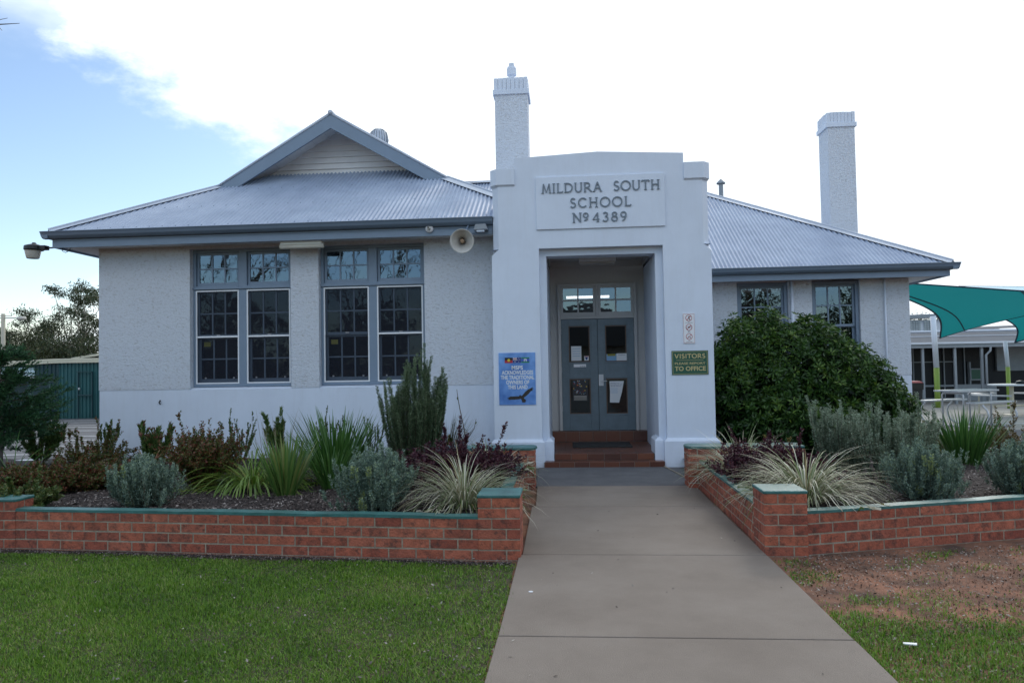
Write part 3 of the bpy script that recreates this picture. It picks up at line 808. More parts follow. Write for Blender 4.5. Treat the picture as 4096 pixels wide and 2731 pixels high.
for sgn, xe in ((-1, LE0), (1, LE1)):
    t0 = GY-LY
    xg = xe-sgn*t0
    zr = lambda x: ze0+SLP*abs(x-xe)
    A_ = [(xe, LY, ze0), (xe, 24, ze0), (RIDX, 24, zr(RIDX)), (RIDX, GY-.03, zr(RIDX)), (xg, GY-.03, zr(xg))]
    if sgn < 0: A_ = A_[::-1]
    n = len(A_); mb.add(A_+[(a, b, c-th) for a, b, c in A_], [tuple(range(n)), tuple(range(n, 2*n))[::-1]]+[((i+1) % n, i, n+i, n+(i+1) % n) for i in range(n)])
mb.build('side_roof', 'zinc', SB)
# gablet: barge boards, soffit, weatherboards
mb = MB()
xg0, xg1 = LE0+1.97, LE1-1.97; zb = ze0+SLP*1.97
top = ze0+SLP*(RIDX-LE0)
bw = .265
for sgn, xg in ((-1, xg0), (1, xg1)):
    xi = xg+(-sgn)*.40
    q = [(RIDX, top-.01), (xg, zb-.01), (xi, zb-.01), (RIDX, top-bw)]
    if sgn > 0: q = q[::-1]
    mb.prism_y(q[::1], GY-.045, GY)
mb.build('barge_board', 'grey_trim', SB)
mb = MB()
for sgn, xg in ((-1, xg0), (1, xg1)):        # rolled edge capping over the barge
    mb.tube([(xg-.05*(-sgn), GY-.04, zb-.01), (RIDX, GY-.04, top+.022)], .026, 8)
mb.tube([(RIDX, GY-.07, top+.035), (RIDX, 24, top+.035)], .045, 8)
mb.build('ridge_cap', 'zinc_flash', SB, smooth=True)
mb = MB()
for sgn, xg in ((-1, xg0), (1, xg1)):        # lined soffit under the gablet roof
    n_ = 9
    for i in range(n_):
        a = i/n_; b = (i+.985)/n_
        xa, xb = RIDX+(xg-RIDX)*a, RIDX+(xg-RIDX)*b; za, zb_ = top-.10-(top-zb)*a, top-.10-(top-zb)*b
        mb.add([(xa, GY, za), (xb, GY, zb_), (xb, GY+.62, zb_), (xa, GY+.62, za)], [(0, 1, 2, 3)])
mb.build('gablet_soffit', 'soffit', SB)
mb = MB()
zz = zb+.33; k = 0
while zz < top-.1:
    z1 = min(zz+.118, top-.03); hw0 = (top-.02-zz)/SLP; hw1 = max((top-.02-z1)/SLP, .01)
    mb.add([(RIDX-hw0, GY+.56, zz), (RIDX+hw0, GY+.56, zz), (RIDX+hw1, GY+.60, z1), (RIDX-hw1, GY+.60, z1), (RIDX-hw0, GY+.605, zz), (RIDX+hw0, GY+.605, zz)],
           [(0, 1, 2, 3), (1, 0, 4, 5)])
    zz += .118
mb.build('gablet_boards', 'weatherboard', SB)
def hipcap(mb, p0, p1, wd=.15):
    """folded hip flashing along p0-p1 with a rolled crown"""
    p0, p1 = Vector(p0), Vector(p1); d = (p1-p0).normalized(); s_ = d.cross(Vector((0, 0, 1))).normalized()
    dn = Vector((0, 0, -.42))
    a = [p0, p0+(s_+dn)*wd, p1+(s_+dn)*wd, p1]; b = [p0, p1, p1+(-s_+dn)*wd, p0+(-s_+dn)*wd]
    up_ = Vector((0, 0, .03))
    mb.add([q+up_ for q in a], [(0, 1, 2, 3)]); mb.add([q+up_ for q in b], [(0, 1, 2, 3)])
    mb.tube([p0+up_, p1+up_], .02, 8)
mb = MB()
hipcap(mb, (LE0-.02, LY-.02, ze0+.02), (xg0, GY, zb+.02)); mb.build('hip_flashing', 'zinc_flash', SB); mb = MB(); hipcap(mb, (LE1+.02, LY-.02, ze0+.02), (xg1, GY, zb+.02))
mb.build('hip_flashing', 'zinc_flash', SB)
# right wing roof: hip with its ridge running left-right
RE1, RY0, SR = 6.96, 13.72, .611
zr0 = EZR-.005; RYr = 18.7; RT = RYr-RY0
RROOF = MB(); corrug(RROOF, -6, RE1, lambda x: RY0+min(RT, RE1-x), RY0-.04, zr0, SR, mt='zinc')
mb = MB()
zt = zr0+SR*RT
mb.add([(RE1, RY0, zr0), (RE1, RYr+RT, zr0), (RE1-RT, RYr, zt)], [(0, 1, 2)])
mb.add([(RE1, RYr+RT, zr0), (-6, RYr+RT, zr0), (-6, RYr, zt), (RE1-RT, RYr, zt)], [(0, 1, 2, 3)])
mb.build('side_roof', 'zinc', SB)
mb = MB(); hipcap(mb, (RE1+.02, RY0-.02, zr0+.02), (RE1-RT, RYr, zt+.02)); mb.build('hip_flashing', 'zinc_flash', SB); mb = MB(); hipcap(mb, (RE1-RT, RYr, zt+.02), (-6, RYr, zt+.02))
mb.build('hip_flashing', 'zinc_flash', SB)
# roof screws: rows of small dark heads
mb = MB()
def screws(mb, x0, x1, yf_, ye, ze, s, ymax):
    for y in (ye+.08, ye+.95, ye+1.8, ye+2.7, ye+3.6):
        x = x0+.1
        while x < x1:
            lim = yf_(x)
            if y < min(lim, ymax)-.15:
                z = ze+s*(y-ye)+.016; mb.box(x-.007, x+.007, y-.007, y+.007, z-.006, z+.006, .5, 'grey_gutter')
            x += .228
screws(LROOF, LE0, LE1, lambda x: LY+min(x-LE0, LE1-x), LY, ze0, SLP, GY+.5)
screws(RROOF, 2.2, RE1, lambda x: RY0+min(RT, RE1-x), RY0, zr0, SR, 99)
LROOF.build('roof', 'zinc', SB, smooth=True); RROOF.build('roof', 'zinc', SB, smooth=True)
# gutters, fascias, soffits
def gutter(mb, ax, fixed, a, b, zt_, sgn):
    """quad gutter: profile in (outward, z)"""
    pr = [(0, 0), (-.135, 0), (-.145, -.008), (-.130, -.03), (-.115, -.075), (-.085, -.105), (-.06, -.118), (0, -.118)]
    if ax == 'x': mb.prism_x([(fixed+o_, zt_+z_) for o_, z_ in pr], a, b)
    else: mb.prism_y([(fixed+sgn*(-o_), zt_+z_) for o_, z_ in (pr if sgn < 0 else pr[::-1])], a, b)
mb = MB(); gutter(mb, 'x', LY+.02, LE0-.10, XLR+.01, EZL, 1); gutter(mb, 'y', LE0+.02, LY-.1, 23, EZL, -1)
mb.build('gutter', 'grey_gutter', SB)
mb = MB(); mb.box(LE0+.02, XLR, LY+.024, LY+.05, EZL-.262, EZL-.02); mb.box(LE0+.02, LE0+.046, LY+.05, 23, EZL-.262, EZL-.02)
mb.box(LE0+.04, XLR, LY+.012, LY+.023, EZL-.15, EZL-.13)
mb.build('fascia', 'grey_trim', SB)
mb = MB(); zs = EZL-.228
mb.add([(LE0+.047, LY+.051, zs), (XLR, LY+.051, zs), (XLR, YL+.02, zs), (LE0+.047, YL+.02, zs)], [(0, 1, 2, 3)])
mb.add([(LE0+.047, YL+.02, zs), (XL+.02, YL+.02, zs), (XL+.02, 23, zs), (LE0+.047, 23, zs)], [(0, 1, 2, 3)])
mb.build('soffit', 'soffit', SB)
mb = MB(); gutter(mb, 'x', RY0+.02, 2.2, RE1+.10, EZR, 1); gutter(mb, 'y', RE1-.02, RY0-.1, 23.5, EZR, 1)
mb.build('gutter', 'grey_gutter', SB)
mb = MB(); mb.box(2.2, RE1-.02, RY0+.024, RY0+.05, EZR-.235, EZR-.02); mb.box(RE1-.046, RE1-.02, RY0+.05, 23, EZR-.235, EZR-.02)
mb.build('fascia', 'grey_trim', SB)
mb = MB(); zs = EZR-.20
mb.add([(2.2, RY0+.051, zs), (RE1-.047, RY0+.051, zs), (RE1-.047, YR+.02, zs), (2.2, YR+.02, zs)], [(0, 1, 2, 3)])
mb.add([(XR-.02, YR+.02, zs), (RE1-.047, YR+.02, zs), (RE1-.047, 23, zs), (XR-.02, 23, zs)], [(0, 1, 2, 3)])
mb.build('soffit', 'soffit', SB)

# chimneys ----------------------------------------------------------
def chimney(cx, cy, w_, d_, z0, zt_, pot):
    b_ = MB(); b_.box(cx-w_/2, cx+w_/2, cy-d_/2, cy+d_/2, z0, zt_-.33)
    c = b_.build('chimney', 'roughcast', SB, bevel=.01)
    q = MB(); q.box(cx-w_/2-.035, cx+w_/2+.035, cy-d_/2-.035, cy+d_/2+.035, zt_-.34, zt_-.245)
    n = 8; h = zt_-.245
    q.box(cx-w_/2+.02, cx+w_/2-.02, cy-d_/2+.02, cy+d_/2-.02, h, zt_-.03)
    for i in range(n):      # soldier bricks round the top
        a = cx-w_/2-.012+(w_+.024)*i/n; bb = a+(w_+.024)/n-.006; dz = random.uniform(-.008, .006)
        q.box(a, bb, cy-d_/2-.012, cy-d_/2+.09, h, zt_+dz); q.box(a, bb, cy+d_/2-.09, cy+d_/2+.012, h, zt_+dz)
        a = cy-d_/2+.10+(d_-.2)*i/n; bb = a+(d_-.2)/n-.006
        q.box(cx-w_/2-.012, cx-w_/2+.09, a, bb, h, zt_+dz); q.box(cx+w_/2-.09, cx+w_/2+.012, a, bb, h, zt_+dz)
    q.build('chimney_cap', 'white_paint', c)
    if pot:
        q = MB(); q.lathe([(.05, -.1), (.05, .10), (.058, .11), (.058, .13), (.05, .14), (.06, .16), (.098, .165), (.10, .19), (.098, .30), (.085, .335), (.055, .34), (.055, .41), (.04, .415), (0, .415)], (cx+.0, cy, zt_), n=20)
        q.build('flue_pot', 'white_paint', c, smooth=False)
chimney(-1.075, 14.8, .665, .60, 4.0, 7.43, True)
chimney(6.31, 17.3, .605, .60, 3.2, 7.265, False)
mb = MB(); mb.lathe([(0, -.3), (.12, -.3), (.12, .10), (.15, .12), (.2, .22), (.22, .36), (.19, .52), (.10, .60), (0, .615)], (-4.47, 17, 6.72), n=20)
tv = mb.build('roof_ventilator', 'zinc_flash', SB, smooth=True)
mb = MB()
for i in range(20):
    an = 2*PI*i/20; pr = [(.155, .12), (.205, .22), (.226, .36), (.195, .52), (.10, .605)]
    mb.tube([(-4.47+r*math.cos(an), 17+r*math.sin(an), 6.72+h) for r, h in pr], .008, 4)
mb.build('vanes', 'grey_metal', tv)
mb = MB(); mb.lathe([(.055, 0), (.055, 1.22)], (3.83, 18.2, 4.8), n=12); mb.lathe([(.11, 1.2), (.105, 1.23), (0, 1.33)], (3.83, 18.2, 4.8), n=12)
mb.build('vent_pipe', 'grey_metal', SB)

# portico -----------------------------------------------------------
PL, PR, PY = -1.19, 2.215, 11.35
OL, OR, IL, IR = -.445, 1.48, -.335, 1.37
ZO, ZI, ZS = 3.43, 3.325, 3.33
mb = MB()
mb.box(PL, OL, PY, PY+.14, .38, ZS); mb.box(OR, PR, PY, PY+.14, .38, ZS)
mb.box(PL, IL, PY+.14, 13.3, 0, ZS-.001); mb.box(IR, PR, PY+.14, 13.3, 0, ZS-.001)
mb.box(PL+.1, -.9, 13.3, YR+.3, 0, ZS-.001); mb.box(1.9, PR, 13.3, YR+.3, 0, ZS-.001)
# upper block with chamfered front corners
ch = .095
def plan(x0, x1, y0, y1, c): return [(x0+c, y0), (x1-c, y0), (x1, y0+c), (x1, y1), (x0, y1), (x0, y0+c)]
def planB(x0, x1, y0, y1, c): return [(x0+c, y0), (x1-c, y0), (x1, y0+c), (x1, y1), (x0, y1), (x0, y0+c)]
up0, up1 = PL+.018, PR-.018
mb.prism_z(plan(PL, PR, PY, PY+.139, .001), ZO, ZO+.0005)
# splay between the square lower wall and the chamfered upper wall, above the opening head it is one piece
for xa, xb in ((PL, OL), (OR, PR)):
    lo = [(xa, PY), (xb, PY), (xb, PY+.139), (xa, PY+.139)]
    if xa == PL: hi = [(up0+ch, PY), (xb, PY), (xb, PY+.139), (up0, PY+.139)]
    else: hi = [(xa, PY), (up1-ch, PY), (up1, PY+.139), (xa, PY+.139)]
    mb.prism_z(lo, ZS, ZO, poly2=hi)
mb.prism_z(plan(up0, up1, PY, PY+.6, ch), ZO+.0006, 4.70)
mb.box(IL+.0, IR, PY+.14, PY+.45, ZI, ZO)                     # inner lintel
mb.box(PL+.02, IL, PY+.14, PY+.6, ZS, ZO); mb.box(IR, PR-.02, PY+.14, PY+.6, ZS, ZO)
# raised centre of the parapet
mb.prism_y([(-.81, 4.70), (1.825, 4.70), (1.825, 4.858), (.50, 4.93), (-.81, 4.872)], PY+.001, PY+.30)
# corner bands
for xa, xb, lft in ((up0-.03, -.81, 1), (1.825, up1+.03, 0)):
    y0 = PY-.03
    for (z0, z1, g) in ((4.452, 4.70, .0), (4.425, 4.452, .03)):
        if lft:
            pa = [(xa+ch+g*.4, y0+g), (xb, y0+g), (xb, PY+.62), (xa+g, PY+.62), (xa+g, y0+ch+g*.4)]
            pb = [(xa+ch, y0), (xb, y0), (xb, PY+.62), (xa, PY+.62), (xa, y0+ch)]
        else:
            pa = [(xa, y0+g), (xb-ch-g*.4, y0+g), (xb-g, y0+ch+g*.4), (xb-g, PY+.62), (xa, PY+.62)]
            pb = [(xa, y0), (xb-ch, y0), (xb, y0+ch), (xb, PY+.62), (xa, PY+.62)]
        mb.prism_z(pa, z0, z1+(.001 if g else .002), poly2=pb)
mb.box(PL+.05, PR-.05, PY+.6, 14, 3.5, 4.3)                   # roof block behind the parapet
# plinth
for (x0, x1, y0, y1) in ((-1.245, -.405, 11.295, 11.52), (-.405, -.268, 11.40, 11.95), (1.43, 2.27, 11.295, 11.52), (1.295, 1.43, 11.40, 11.95)):
    mb.box(x0, x1, y0, y1, -.02, .40)
    mb.prism_z([(x0, y0), (x1, y0), (x1, y1), (x0, y1)], .40, .445, poly2=[(x0+.045, y0+.045), (x1-.045, y0+.045), (x1-.045, y1), (x0+.045, y1)])
po = mb.build('portico', 'white_paint', SB, bevel=.006)
mb = MB(); mb.box(-.473, 1.526, PY-.028, PY-.001, 3.722, 4.547)
pq = mb.build('name_plaque', 'white_paint', SB, bevel=.003)
mb = MB()
yq = PY-.028
serif_text(mb, 'MILDURA', -.385, .56, 4.288, 4.44, yq, .016); mb.build('lettering', 'letters', pq); mb = MB(); serif_text(mb, 'SOUTH', .735, 1.455, 4.29, 4.445, yq, .016)
mb.build('lettering', 'letters', pq); mb = MB(); serif_text(mb, 'SCHOOL', .055, 1.01, 4.045, 4.20, yq, .016, sp=.14)
mb.build('lettering', 'letters', pq); mb = MB(); serif_text(mb, 'No', .085, .345, 3.812, 3.965, yq, .016); serif_text(mb, '4389', .395, .94, 3.815, 3.965, yq, .016, sp=.17)
mb.build('lettering', 'letters', pq)
# porch interior
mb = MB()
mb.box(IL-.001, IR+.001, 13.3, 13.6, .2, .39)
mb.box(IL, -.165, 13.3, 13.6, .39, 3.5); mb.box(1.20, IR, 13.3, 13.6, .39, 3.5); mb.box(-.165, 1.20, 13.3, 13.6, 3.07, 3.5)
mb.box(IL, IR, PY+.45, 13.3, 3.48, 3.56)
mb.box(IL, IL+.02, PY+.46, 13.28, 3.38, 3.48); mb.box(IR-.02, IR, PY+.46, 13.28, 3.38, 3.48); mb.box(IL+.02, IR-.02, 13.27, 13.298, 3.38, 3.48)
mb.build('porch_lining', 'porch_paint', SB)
# hall behind the doors
mb = MB()
mb.box(-.8, -.75, 13.6, 19, .4, 3.4); mb.box(1.80, 1.85, 13.6, 19, .4, 3.4); mb.box(-.75, 1.8, 18.9, 19, .4, 3.4); mb.box(-.8, 1.85, 13.61, 19, 3.4, 3.45); mb.box(-.8, 1.85, 13.61, 19, .35, .4)
mb.build('hallway', 'hall_wall', SB)
mb = MB(); mb.box(-.04, .90, 16.0, 16.08, 3.05, 3.10); 
mb.build('ceiling_tube', 'tube_light', SB)
# steps: terracotta tiles on grout bodies
mb = MB(); tl_ = MB()
def tiles_front(x0, x1, y, z0, z1, n, first=0):
    for i in range(n):
        a = x0+(x1-x0)*i/n+.004; b_ = x0+(x1-x0)*(i+1)/n-.004; tl_.box(a, b_, y-.008, y, z0+.004, z1-.002, random.random())
def tiles_top(x0, x1, y0, y1, z, nx, ny):
    for i in range(nx):
        for j in range(ny):
            tl_.box(x0+(x1-x0)*i/nx+.004, x0+(x1-x0)*(i+1)/nx-.004, y0+(y1-y0)*j/ny+.004, y0+(y1-y0)*(j+1)/ny-.004, z, z+.007, random.random())
mb.box(-.42, 1.42, 11.245, 11.46, -.05, .095); mb.box(-.262, 1.29, 11.46, 11.95, -.05, .195); mb.box(IL+.002, IR-.002, 11.95, 13.298, -.05, .195); mb.box(IL+.003, IR-.003, 13.20, 13.299, .195, .39)
tiles_front(-.41, 1.42, 11.245, .0, .10, 8); tiles_top(-.41, 1.42, 11.24, 11.45, .095, 8, 1)
tiles_front(-.26, 1.285, 11.458, .103, .20, 6); tiles_top(-.26, 1.285, 11.455, 11.95, .195, 6, 2); tiles_top(IL+.004, IR-.004, 11.95, 13.19, .195, 7, 5)
tiles_front(IL+.004, IR-.004, 13.198, .205, .388, 7); tiles_top(IL+.004, IR-.004, 13.195, 13.29, .39, 7, 1)
st_ = tl_.build('steps', 'tile', SB, bevel=.002); mb.build('grout', 'grout', st_)
# door frame and transom
mb = MB(); yd = 13.25
DL, DR, DM = -.155, 1.19, .518
mb.box(DL-.04, DL+.012, yd-.02, yd+.12, .40, 3.065); mb.box(DR-.012, DR+.04, yd-.02, yd+.12, .40, 3.065); mb.box(DL+.012, DR-.012, yd-.02, yd+.12, 3.03, 3.065)
mb.box(DL+.012, DR-.012, yd-.02, yd+.12, 2.425, 2.472); mb.box(DM-.022, DM+.022, yd-.018, yd+.12, 2.472, 3.03)
dfm = mb.build('door_frame', 'porch_paint', SB, bevel=.004)
mb = MB()
ga = muntins(mb, DL+.014, DM-.024, 2.474, 3.028, 2, 2, yd, wd=.028, st=.045, rail=.07)
gb = muntins(mb, DM+.024, DR-.014, 2.474, 3.028, 2, 2, yd, wd=.028, st=.045, rail=.07)
tr_ = mb.build('transom_window', 'porch_paint', SB); pane(tr_, ga, 2, 2, yd+.018, 'glass', .012); pane(tr_, gb, 2, 2, yd+.018, 'glass', .012)
def door(x0, x1, handle, hinge):
    m_ = MB(); y = yd+.01; a, b_ = x0+.135, x1-.14
    rows = [(.40, .70), (1.335, 1.64), (2.295, 2.422)]
    m_.box(x0, a, y, y+.045, .40, 2.422); m_.box(b_, x1, y, y+.045, .40, 2.422)
    for z0, z1 in rows: m_.box(a, b_, y, y+.045, z0, z1)
    for z0, z1 in ((.70, 1.335), (1.64, 2.295)):     # raised beading round each light
        for (p0, p1, q0, q1) in ((a-.03, b_+.03, z1+.01, z1+.03), (a-.03, b_+.03, z0-.03, z0-.01), (a-.03, a-.01, z0-.01, z1+.01), (b_+.01, b_+.03, z0-.01, z1+.01)):
            m_.box(p0, p1, y-.008, y-.0005, q0, q1)
    d = m_.build('door', 'door_paint', SB, bevel=.003)
    for z0, z1 in ((.70, 1.335), (1.64, 2.295)):
        g = MB(); t_ = .018
        g.box(a, a+t_, y+.004, y+.03, z0, z1); g.box(b_-t_, b_, y+.004, y+.03, z0, z1); g.box(a+t_, b_-t_, y+.004, y+.03, z0, z0+t_); g.box(a+t_, b_-t_, y+.004, y+.03, z1-t_, z1)
        g.build('bead', 'brown_bead', d)
        g = MB(); g.add([(a+t_, y+.02, z0+t_), (b_-t_, y+.02, z0+t_), (b_-t_, y+.02, z1-t_), (a+t_, y+.02, z1-t_)], [(0, 1, 2, 3)])
        g.build('door_glass', 'glass_door', d)
    for zz in (.75, 1.45, 2.15):
        g = MB(); g.tube([(hinge, y-.004, zz), (hinge, y-.004, zz+.10)], .010, 6); g.build('hinge', 'alu', d)
    if handle:
        g = MB(); g.box(.525, .61, y-.006, y-.001, 1.205, 1.41); g.tube([(.575, y-.006, 1.29), (.575, y-.05, 1.29), (.67, y-.055, 1.29)], .008, 8)
        g.build('handle', 'alu', d)
    return d
door(DL+.014, DM-.003, False, DL+.008); door(DM+.003, DR-.014, True, DR-.008)

# things fixed to or resting on the porch ---------------------------
mb = MB(); mb.box(.03, 1.02, 12.25, 12.95, .203, .222); tag(mb.build('doormat', 'rubber', bevel=.004), 'black rubber doormat on the tiled landing before the doors', 'doormat')
lt = thing('ceiling_light', 'grey box ceiling light inside the entrance porch', 'light', (.51, 12.6, 3.4))
mb = MB(); mb.box(.19, .83, 12.5, 12.72, 3.37, 3.478); mb.build('light_case', 'soffit', lt, bevel=.01)
mb = MB(); mb.box(.21, .81, 12.52, 12.70, 3.335, 3.369); mb.build('diffuser', 'lamp_glass', lt)
def sheet(name, mt, label, x0, x1, z0, z1, y, cat='notice', skew=None):
    t_ = thing(name, label, cat, ((x0+x1)/2, y, z0))
    m_ = MB(); q = skew or [(x0, z0), (x1, z0), (x1, z1), (x0, z1)]
    m_.prism_y(q, y, y+.0015); m_.build('sheet', mt, t_)
    return t_
yn = yd+.026
def lines(t_, rows, y, mt='ink'):
    m_ = MB()
    for (x0, x1, z0, z1) in rows: m_.box(x0, x1, y-.001, y-.0004, z0, z1)
    return m_.build('print', mt, t_)
yn = yd+.012
t_ = sheet('paper_notice', 'paper', 'white paper notice behind the upper glass of the left door', .035, .22, 1.665, 1.93, yn)
lines(t_, [(.06, .20, 1.90-.022*i, 1.907-.022*i) for i in range(1, 9, 2)], yn, 'paper_blue')
t_ = sheet('crest_sticker', 'paper', 'small white sticker with a purple shield, lower right corner of upper left door glass', .27, .352, 1.665, 1.75, yn, 'sticker')
m_ = MB(); m_.prism_y([(.311, 1.673), (.333, 1.70), (.333, 1.728), (.289, 1.728), (.289, 1.70)], yn-.002, yn-.0005); m_.build('shield', 'flag_navy', t_)
m_ = MB(); m_.box(.275, .347, yn-.002, yn-.0005, 1.735, 1.746); m_.build('print', 'flag_red', t_)
t_ = sheet('notice_strip', 'sign_white', 'thin white strip sign below the upper left door glass', .075, .30, 1.548, 1.602, yd+.0015-.0, 'sign')
m_ = MB(); text(m_, 'parking', .19, .285, 1.556, 1.576, yd+.0005, cap=True); m_.build('print', 'ink', t_)
t_ = thing('attention_notices', 'blue and white attention notice strip at foot of upper right door glass', 'notice', (.85, yn, 1.66))
m_ = MB(); m_.box(.672, .850, yn, yn+.0015, 1.655, 1.775); m_.build('sheet', 'paper_blue', t_)
m_ = MB(); m_.box(.852, 1.035, yn, yn+.0015, 1.655, 1.785); m_.build('sheet', 'paper', t_)
m_ = MB(); m_.box(.69, .835, yn-.001, yn-.0004, 1.74, 1.775); m_.build('band', 'paper_yellow', t_)
m_ = MB(); text(m_, 'ATTENTION', .705, .82, 1.748, 1.766, yn-.0015); m_.build('print', 'ink', t_); m_ = MB(); text(m_, 'ATTENTION', .885, 1.01, 1.748, 1.766, yn-.0012); m_.build('print', 'ink', t_)
t_ = sheet('paper_poster', 'paper', 'white poster curling off the lower glass of the right door', .71, .975, .89, 1.285, yn, 'poster',
           [(.715, .90), (.88, .895), (.935, 1.08), (.975, 1.285), (.715, 1.285), (.722, 1.1)])
m_ = MB()
for i, s_ in enumerate(('Respectful school', 'communities start with', 'respectful behaviour')):
    text(m_, s_, .735, .735+(.15, .20, .185)[i], 1.243-.026*i, 1.258-.026*i, yn-.001)
m_.build('print', 'flag_navy', t_)
lines(t_, [(.735, .86, 1.15-.02*i, 1.154-.02*i) for i in range(5)], yn, 'paper_blue')
t_ = sheet('picture_poster', 'ink', 'dark picture poster behind the lower glass of the left door', .05, .325, .93, 1.315, yn, 'poster')
m_ = MB(); rr = random.Random(3)
cols = ['flag_yellow', 'paper_blue', 'flag_red', 'lamp_glass', 'brown_bead']
for i in range(60):
    x, z = rr.uniform(.06, .30), rr.uniform(1.05, 1.30); s_ = rr.uniform(.006, .018); m_.box(x, x+s_, yn-.001-.00002*i, yn-.0004, z, z+s_, mt=cols[rr.randrange(5)])
for i in range(4): m_.box(.07, .30, yn-.001, yn-.0004, 1.02-.022*i, 1.028-.022*i, mt='lamp_glass')
m_.build('print', 'paper', t_)

# wall signs
ys = PY-.012
t_ = thing('acknowledgement_sign', 'blue rectangular sign with three flags, white words and a flying eagle', 'sign', (-.82, PY, .98))
m_ = MB(); m_.box(-1.108, -.533, ys, PY-.0005, .985, 1.80); m_.build('board', 'poster_blue', t_)
m_ = MB()
rows = [('MSPS', -.905, -.728, 1.538), ('ACKNOWLEDGES', -1.062, -.570, 1.462), ('THE TRADITIONAL', -1.078, -.553, 1.386), ('OWNERS OF', -.995, -.632, 1.310), ('THIS LAND', -.97, -.660, 1.234)]
for s_, a, b_, z in rows: text(m_, s_, a, b_, z, z+.060, ys-.001, bold=.03)
m_.build('lettering', 'flag_white', t_)
def flag(x0, x1, z0, z1, parts, name, label):
    m_ = MB()
    for i, (kind, mtn, dat) in enumerate(parts):
        y = ys-.0006*(i+1); X = lambda u: x0+(x1-x0)*u; Z = lambda v: z0+(z1-z0)*v
        if kind == 'r': a, b_, c, d = dat; m_.add([(X(a), y, Z(c)), (X(b_), y, Z(c)), (X(b_), y, Z(d)), (X(a), y, Z(d))], [(0, 1, 2, 3)], .5, mtn)
        elif kind == 'c':
            cx, cz, r = dat; n = 16; m_.add([(X(cx)+r*math.cos(2*PI*k/n), y, Z(cz)+r*math.sin(2*PI*k/n)) for k in range(n)], [tuple(range(n))], .5, mtn)
        elif kind == 'p': m_.add([(X(a), y, Z(b_)) for a, b_ in dat], [tuple(range(len(dat)))], .5, mtn)
    m_.build(name, 'ink', t_)['label'] = label
fz0, fz1 = 1.640, 1.725
flag(-1.012, -.886, fz0, fz1, [('r', 'flag_black', (0, 1, .5, 1)), ('r', 'flag_red', (0, 1, 0, .5)), ('c', 'flag_yellow', (.5, .5, .022))], 'flag', 'black and red flag with yellow disc')
flag(-.882, -.756, fz0, fz1, [('r', 'flag_navy', (0, 1, 0, 1)), ('p', 'flag_white', [(0, .95), (.42, .45), (.5, .5), (.08, 1)]), ('p', 'flag_white', [(0, .55), (.08, .5), (.5, .95), (.42, 1)]),
     ('r', 'flag_white', (.19, .31, .5, 1)), ('r', 'flag_white', (0, .5, .68, .84)), ('r', 'flag_red', (.22, .28, .5, 1)), ('r', 'flag_red', (0, .5, .72, .80)),
     ('c', 'flag_white', (.25, .24, .008)), ('c', 'flag_white', (.72, .2, .005)), ('c', 'flag_white', (.62, .55, .005)), ('c', 'flag_white', (.72, .85, .005)), ('c', 'flag_white', (.86, .6, .005))], 'flag', 'navy flag with union jack and stars')
flag(-.752, -.626, fz0, fz1, [('r', 'flag_green', (0, 1, 0, 1)), ('r', 'flag_black', (0, 1, .2, .8)), ('r', 'flag_blue', (0, 1, .24, .76)), ('c', 'flag_white', (.5, .52, .022)), ('r', 'flag_white', (.33, .43, .25, .55)), ('r', 'flag_white', (.57, .67, .25, .55)),
     ('c', 'flag_blue', (.5, .5, .012)), ('r', 'flag_blue', (.43, .57, .24, .5)), ('c', 'flag_white', (.5, .5, .006))], 'flag', 'green, blue and black flag with white headdress')
# eagle with fingered wings
E_ = [(-.985, 1.098), (-.955, 1.105), (-.93, 1.118), (-.86, 1.118), (-.80, 1.118), (-.788, 1.135), (-.772, 1.138), (-.762, 1.125), (-.745, 1.132), (-.70, 1.185), (-.655, 1.222), (-.62, 1.238), (-.575, 1.262),
      (-.590, 1.246), (-.562, 1.255), (-.590, 1.236), (-.556, 1.240), (-.590, 1.226), (-.560, 1.224), (-.592, 1.214), (-.572, 1.206), (-.61, 1.196), (-.65, 1.150), (-.69, 1.118), (-.72, 1.094), (-.715, 1.082), (-.688, 1.058), (-.70, 1.020), (-.748, 1.022), (-.758, 1.060), (-.768, 1.078), (-.80, 1.072), (-.87, 1.066), (-.92, 1.066),
      (-.965, 1.060), (-.945, 1.070), (-.978, 1.070), (-.950, 1.078), (-.988, 1.080), (-.955, 1.088), (-.992, 1.092), (-.958, 1.096)]
m_ = MB(); m_.add([(x, ys-.001, z) for x, z in E_], [tuple(range(len(E_)))]); m_.build('eagle', 'eagle', t_)
m_ = MB(); m_.tube([(-7.03, 11.985, 1.11), (-7.045, 11.97, 1.07), (-7.03, 11.985, 1.04)], .012, 6); tag(m_.build('wall_hook', 'ink'), 'tiny dark hook on the smooth white wall left of the first window', 'hook')
t_ = thing('visitors_sign', 'green sign with gold lettering directing visitors to the office', 'sign', (1.85, PY, 1.4))
m_ = MB(); m_.box(1.572, 2.125, ys, PY-.0005, 1.412, 1.782); m_.build('board', 'sign_green', t_)
m_ = MB()
for (a, b_, c, d) in ((1.585, 2.112, 1.765, 1.770), (1.585, 2.112, 1.424, 1.429), (1.585, 1.590, 1.429, 1.765), (2.107, 2.112, 1.429, 1.765), (1.64, 2.055, 1.634, 1.639)):
    m_.box(a, b_, ys-.0015, ys-.0003, c, d)
m_.build('border', 'sign_gold', t_)
m_ = MB()
serif_text(m_, 'VISITORS', 1.615, 2.082, 1.665, 1.733, ys, .004, th=.20, sp=.08)
m_.build('lettering', 'sign_gold', t_); m_ = MB()
text(m_, 'PLEASE REPORT', 1.617, 2.080, 1.570, 1.605, ys-.003, bold=.02); text(m_, 'TO OFFICE', 1.615, 2.085, 1.475, 1.543, ys-.003, bold=.03)
m_.build('lettering', 'sign_gold', t_)
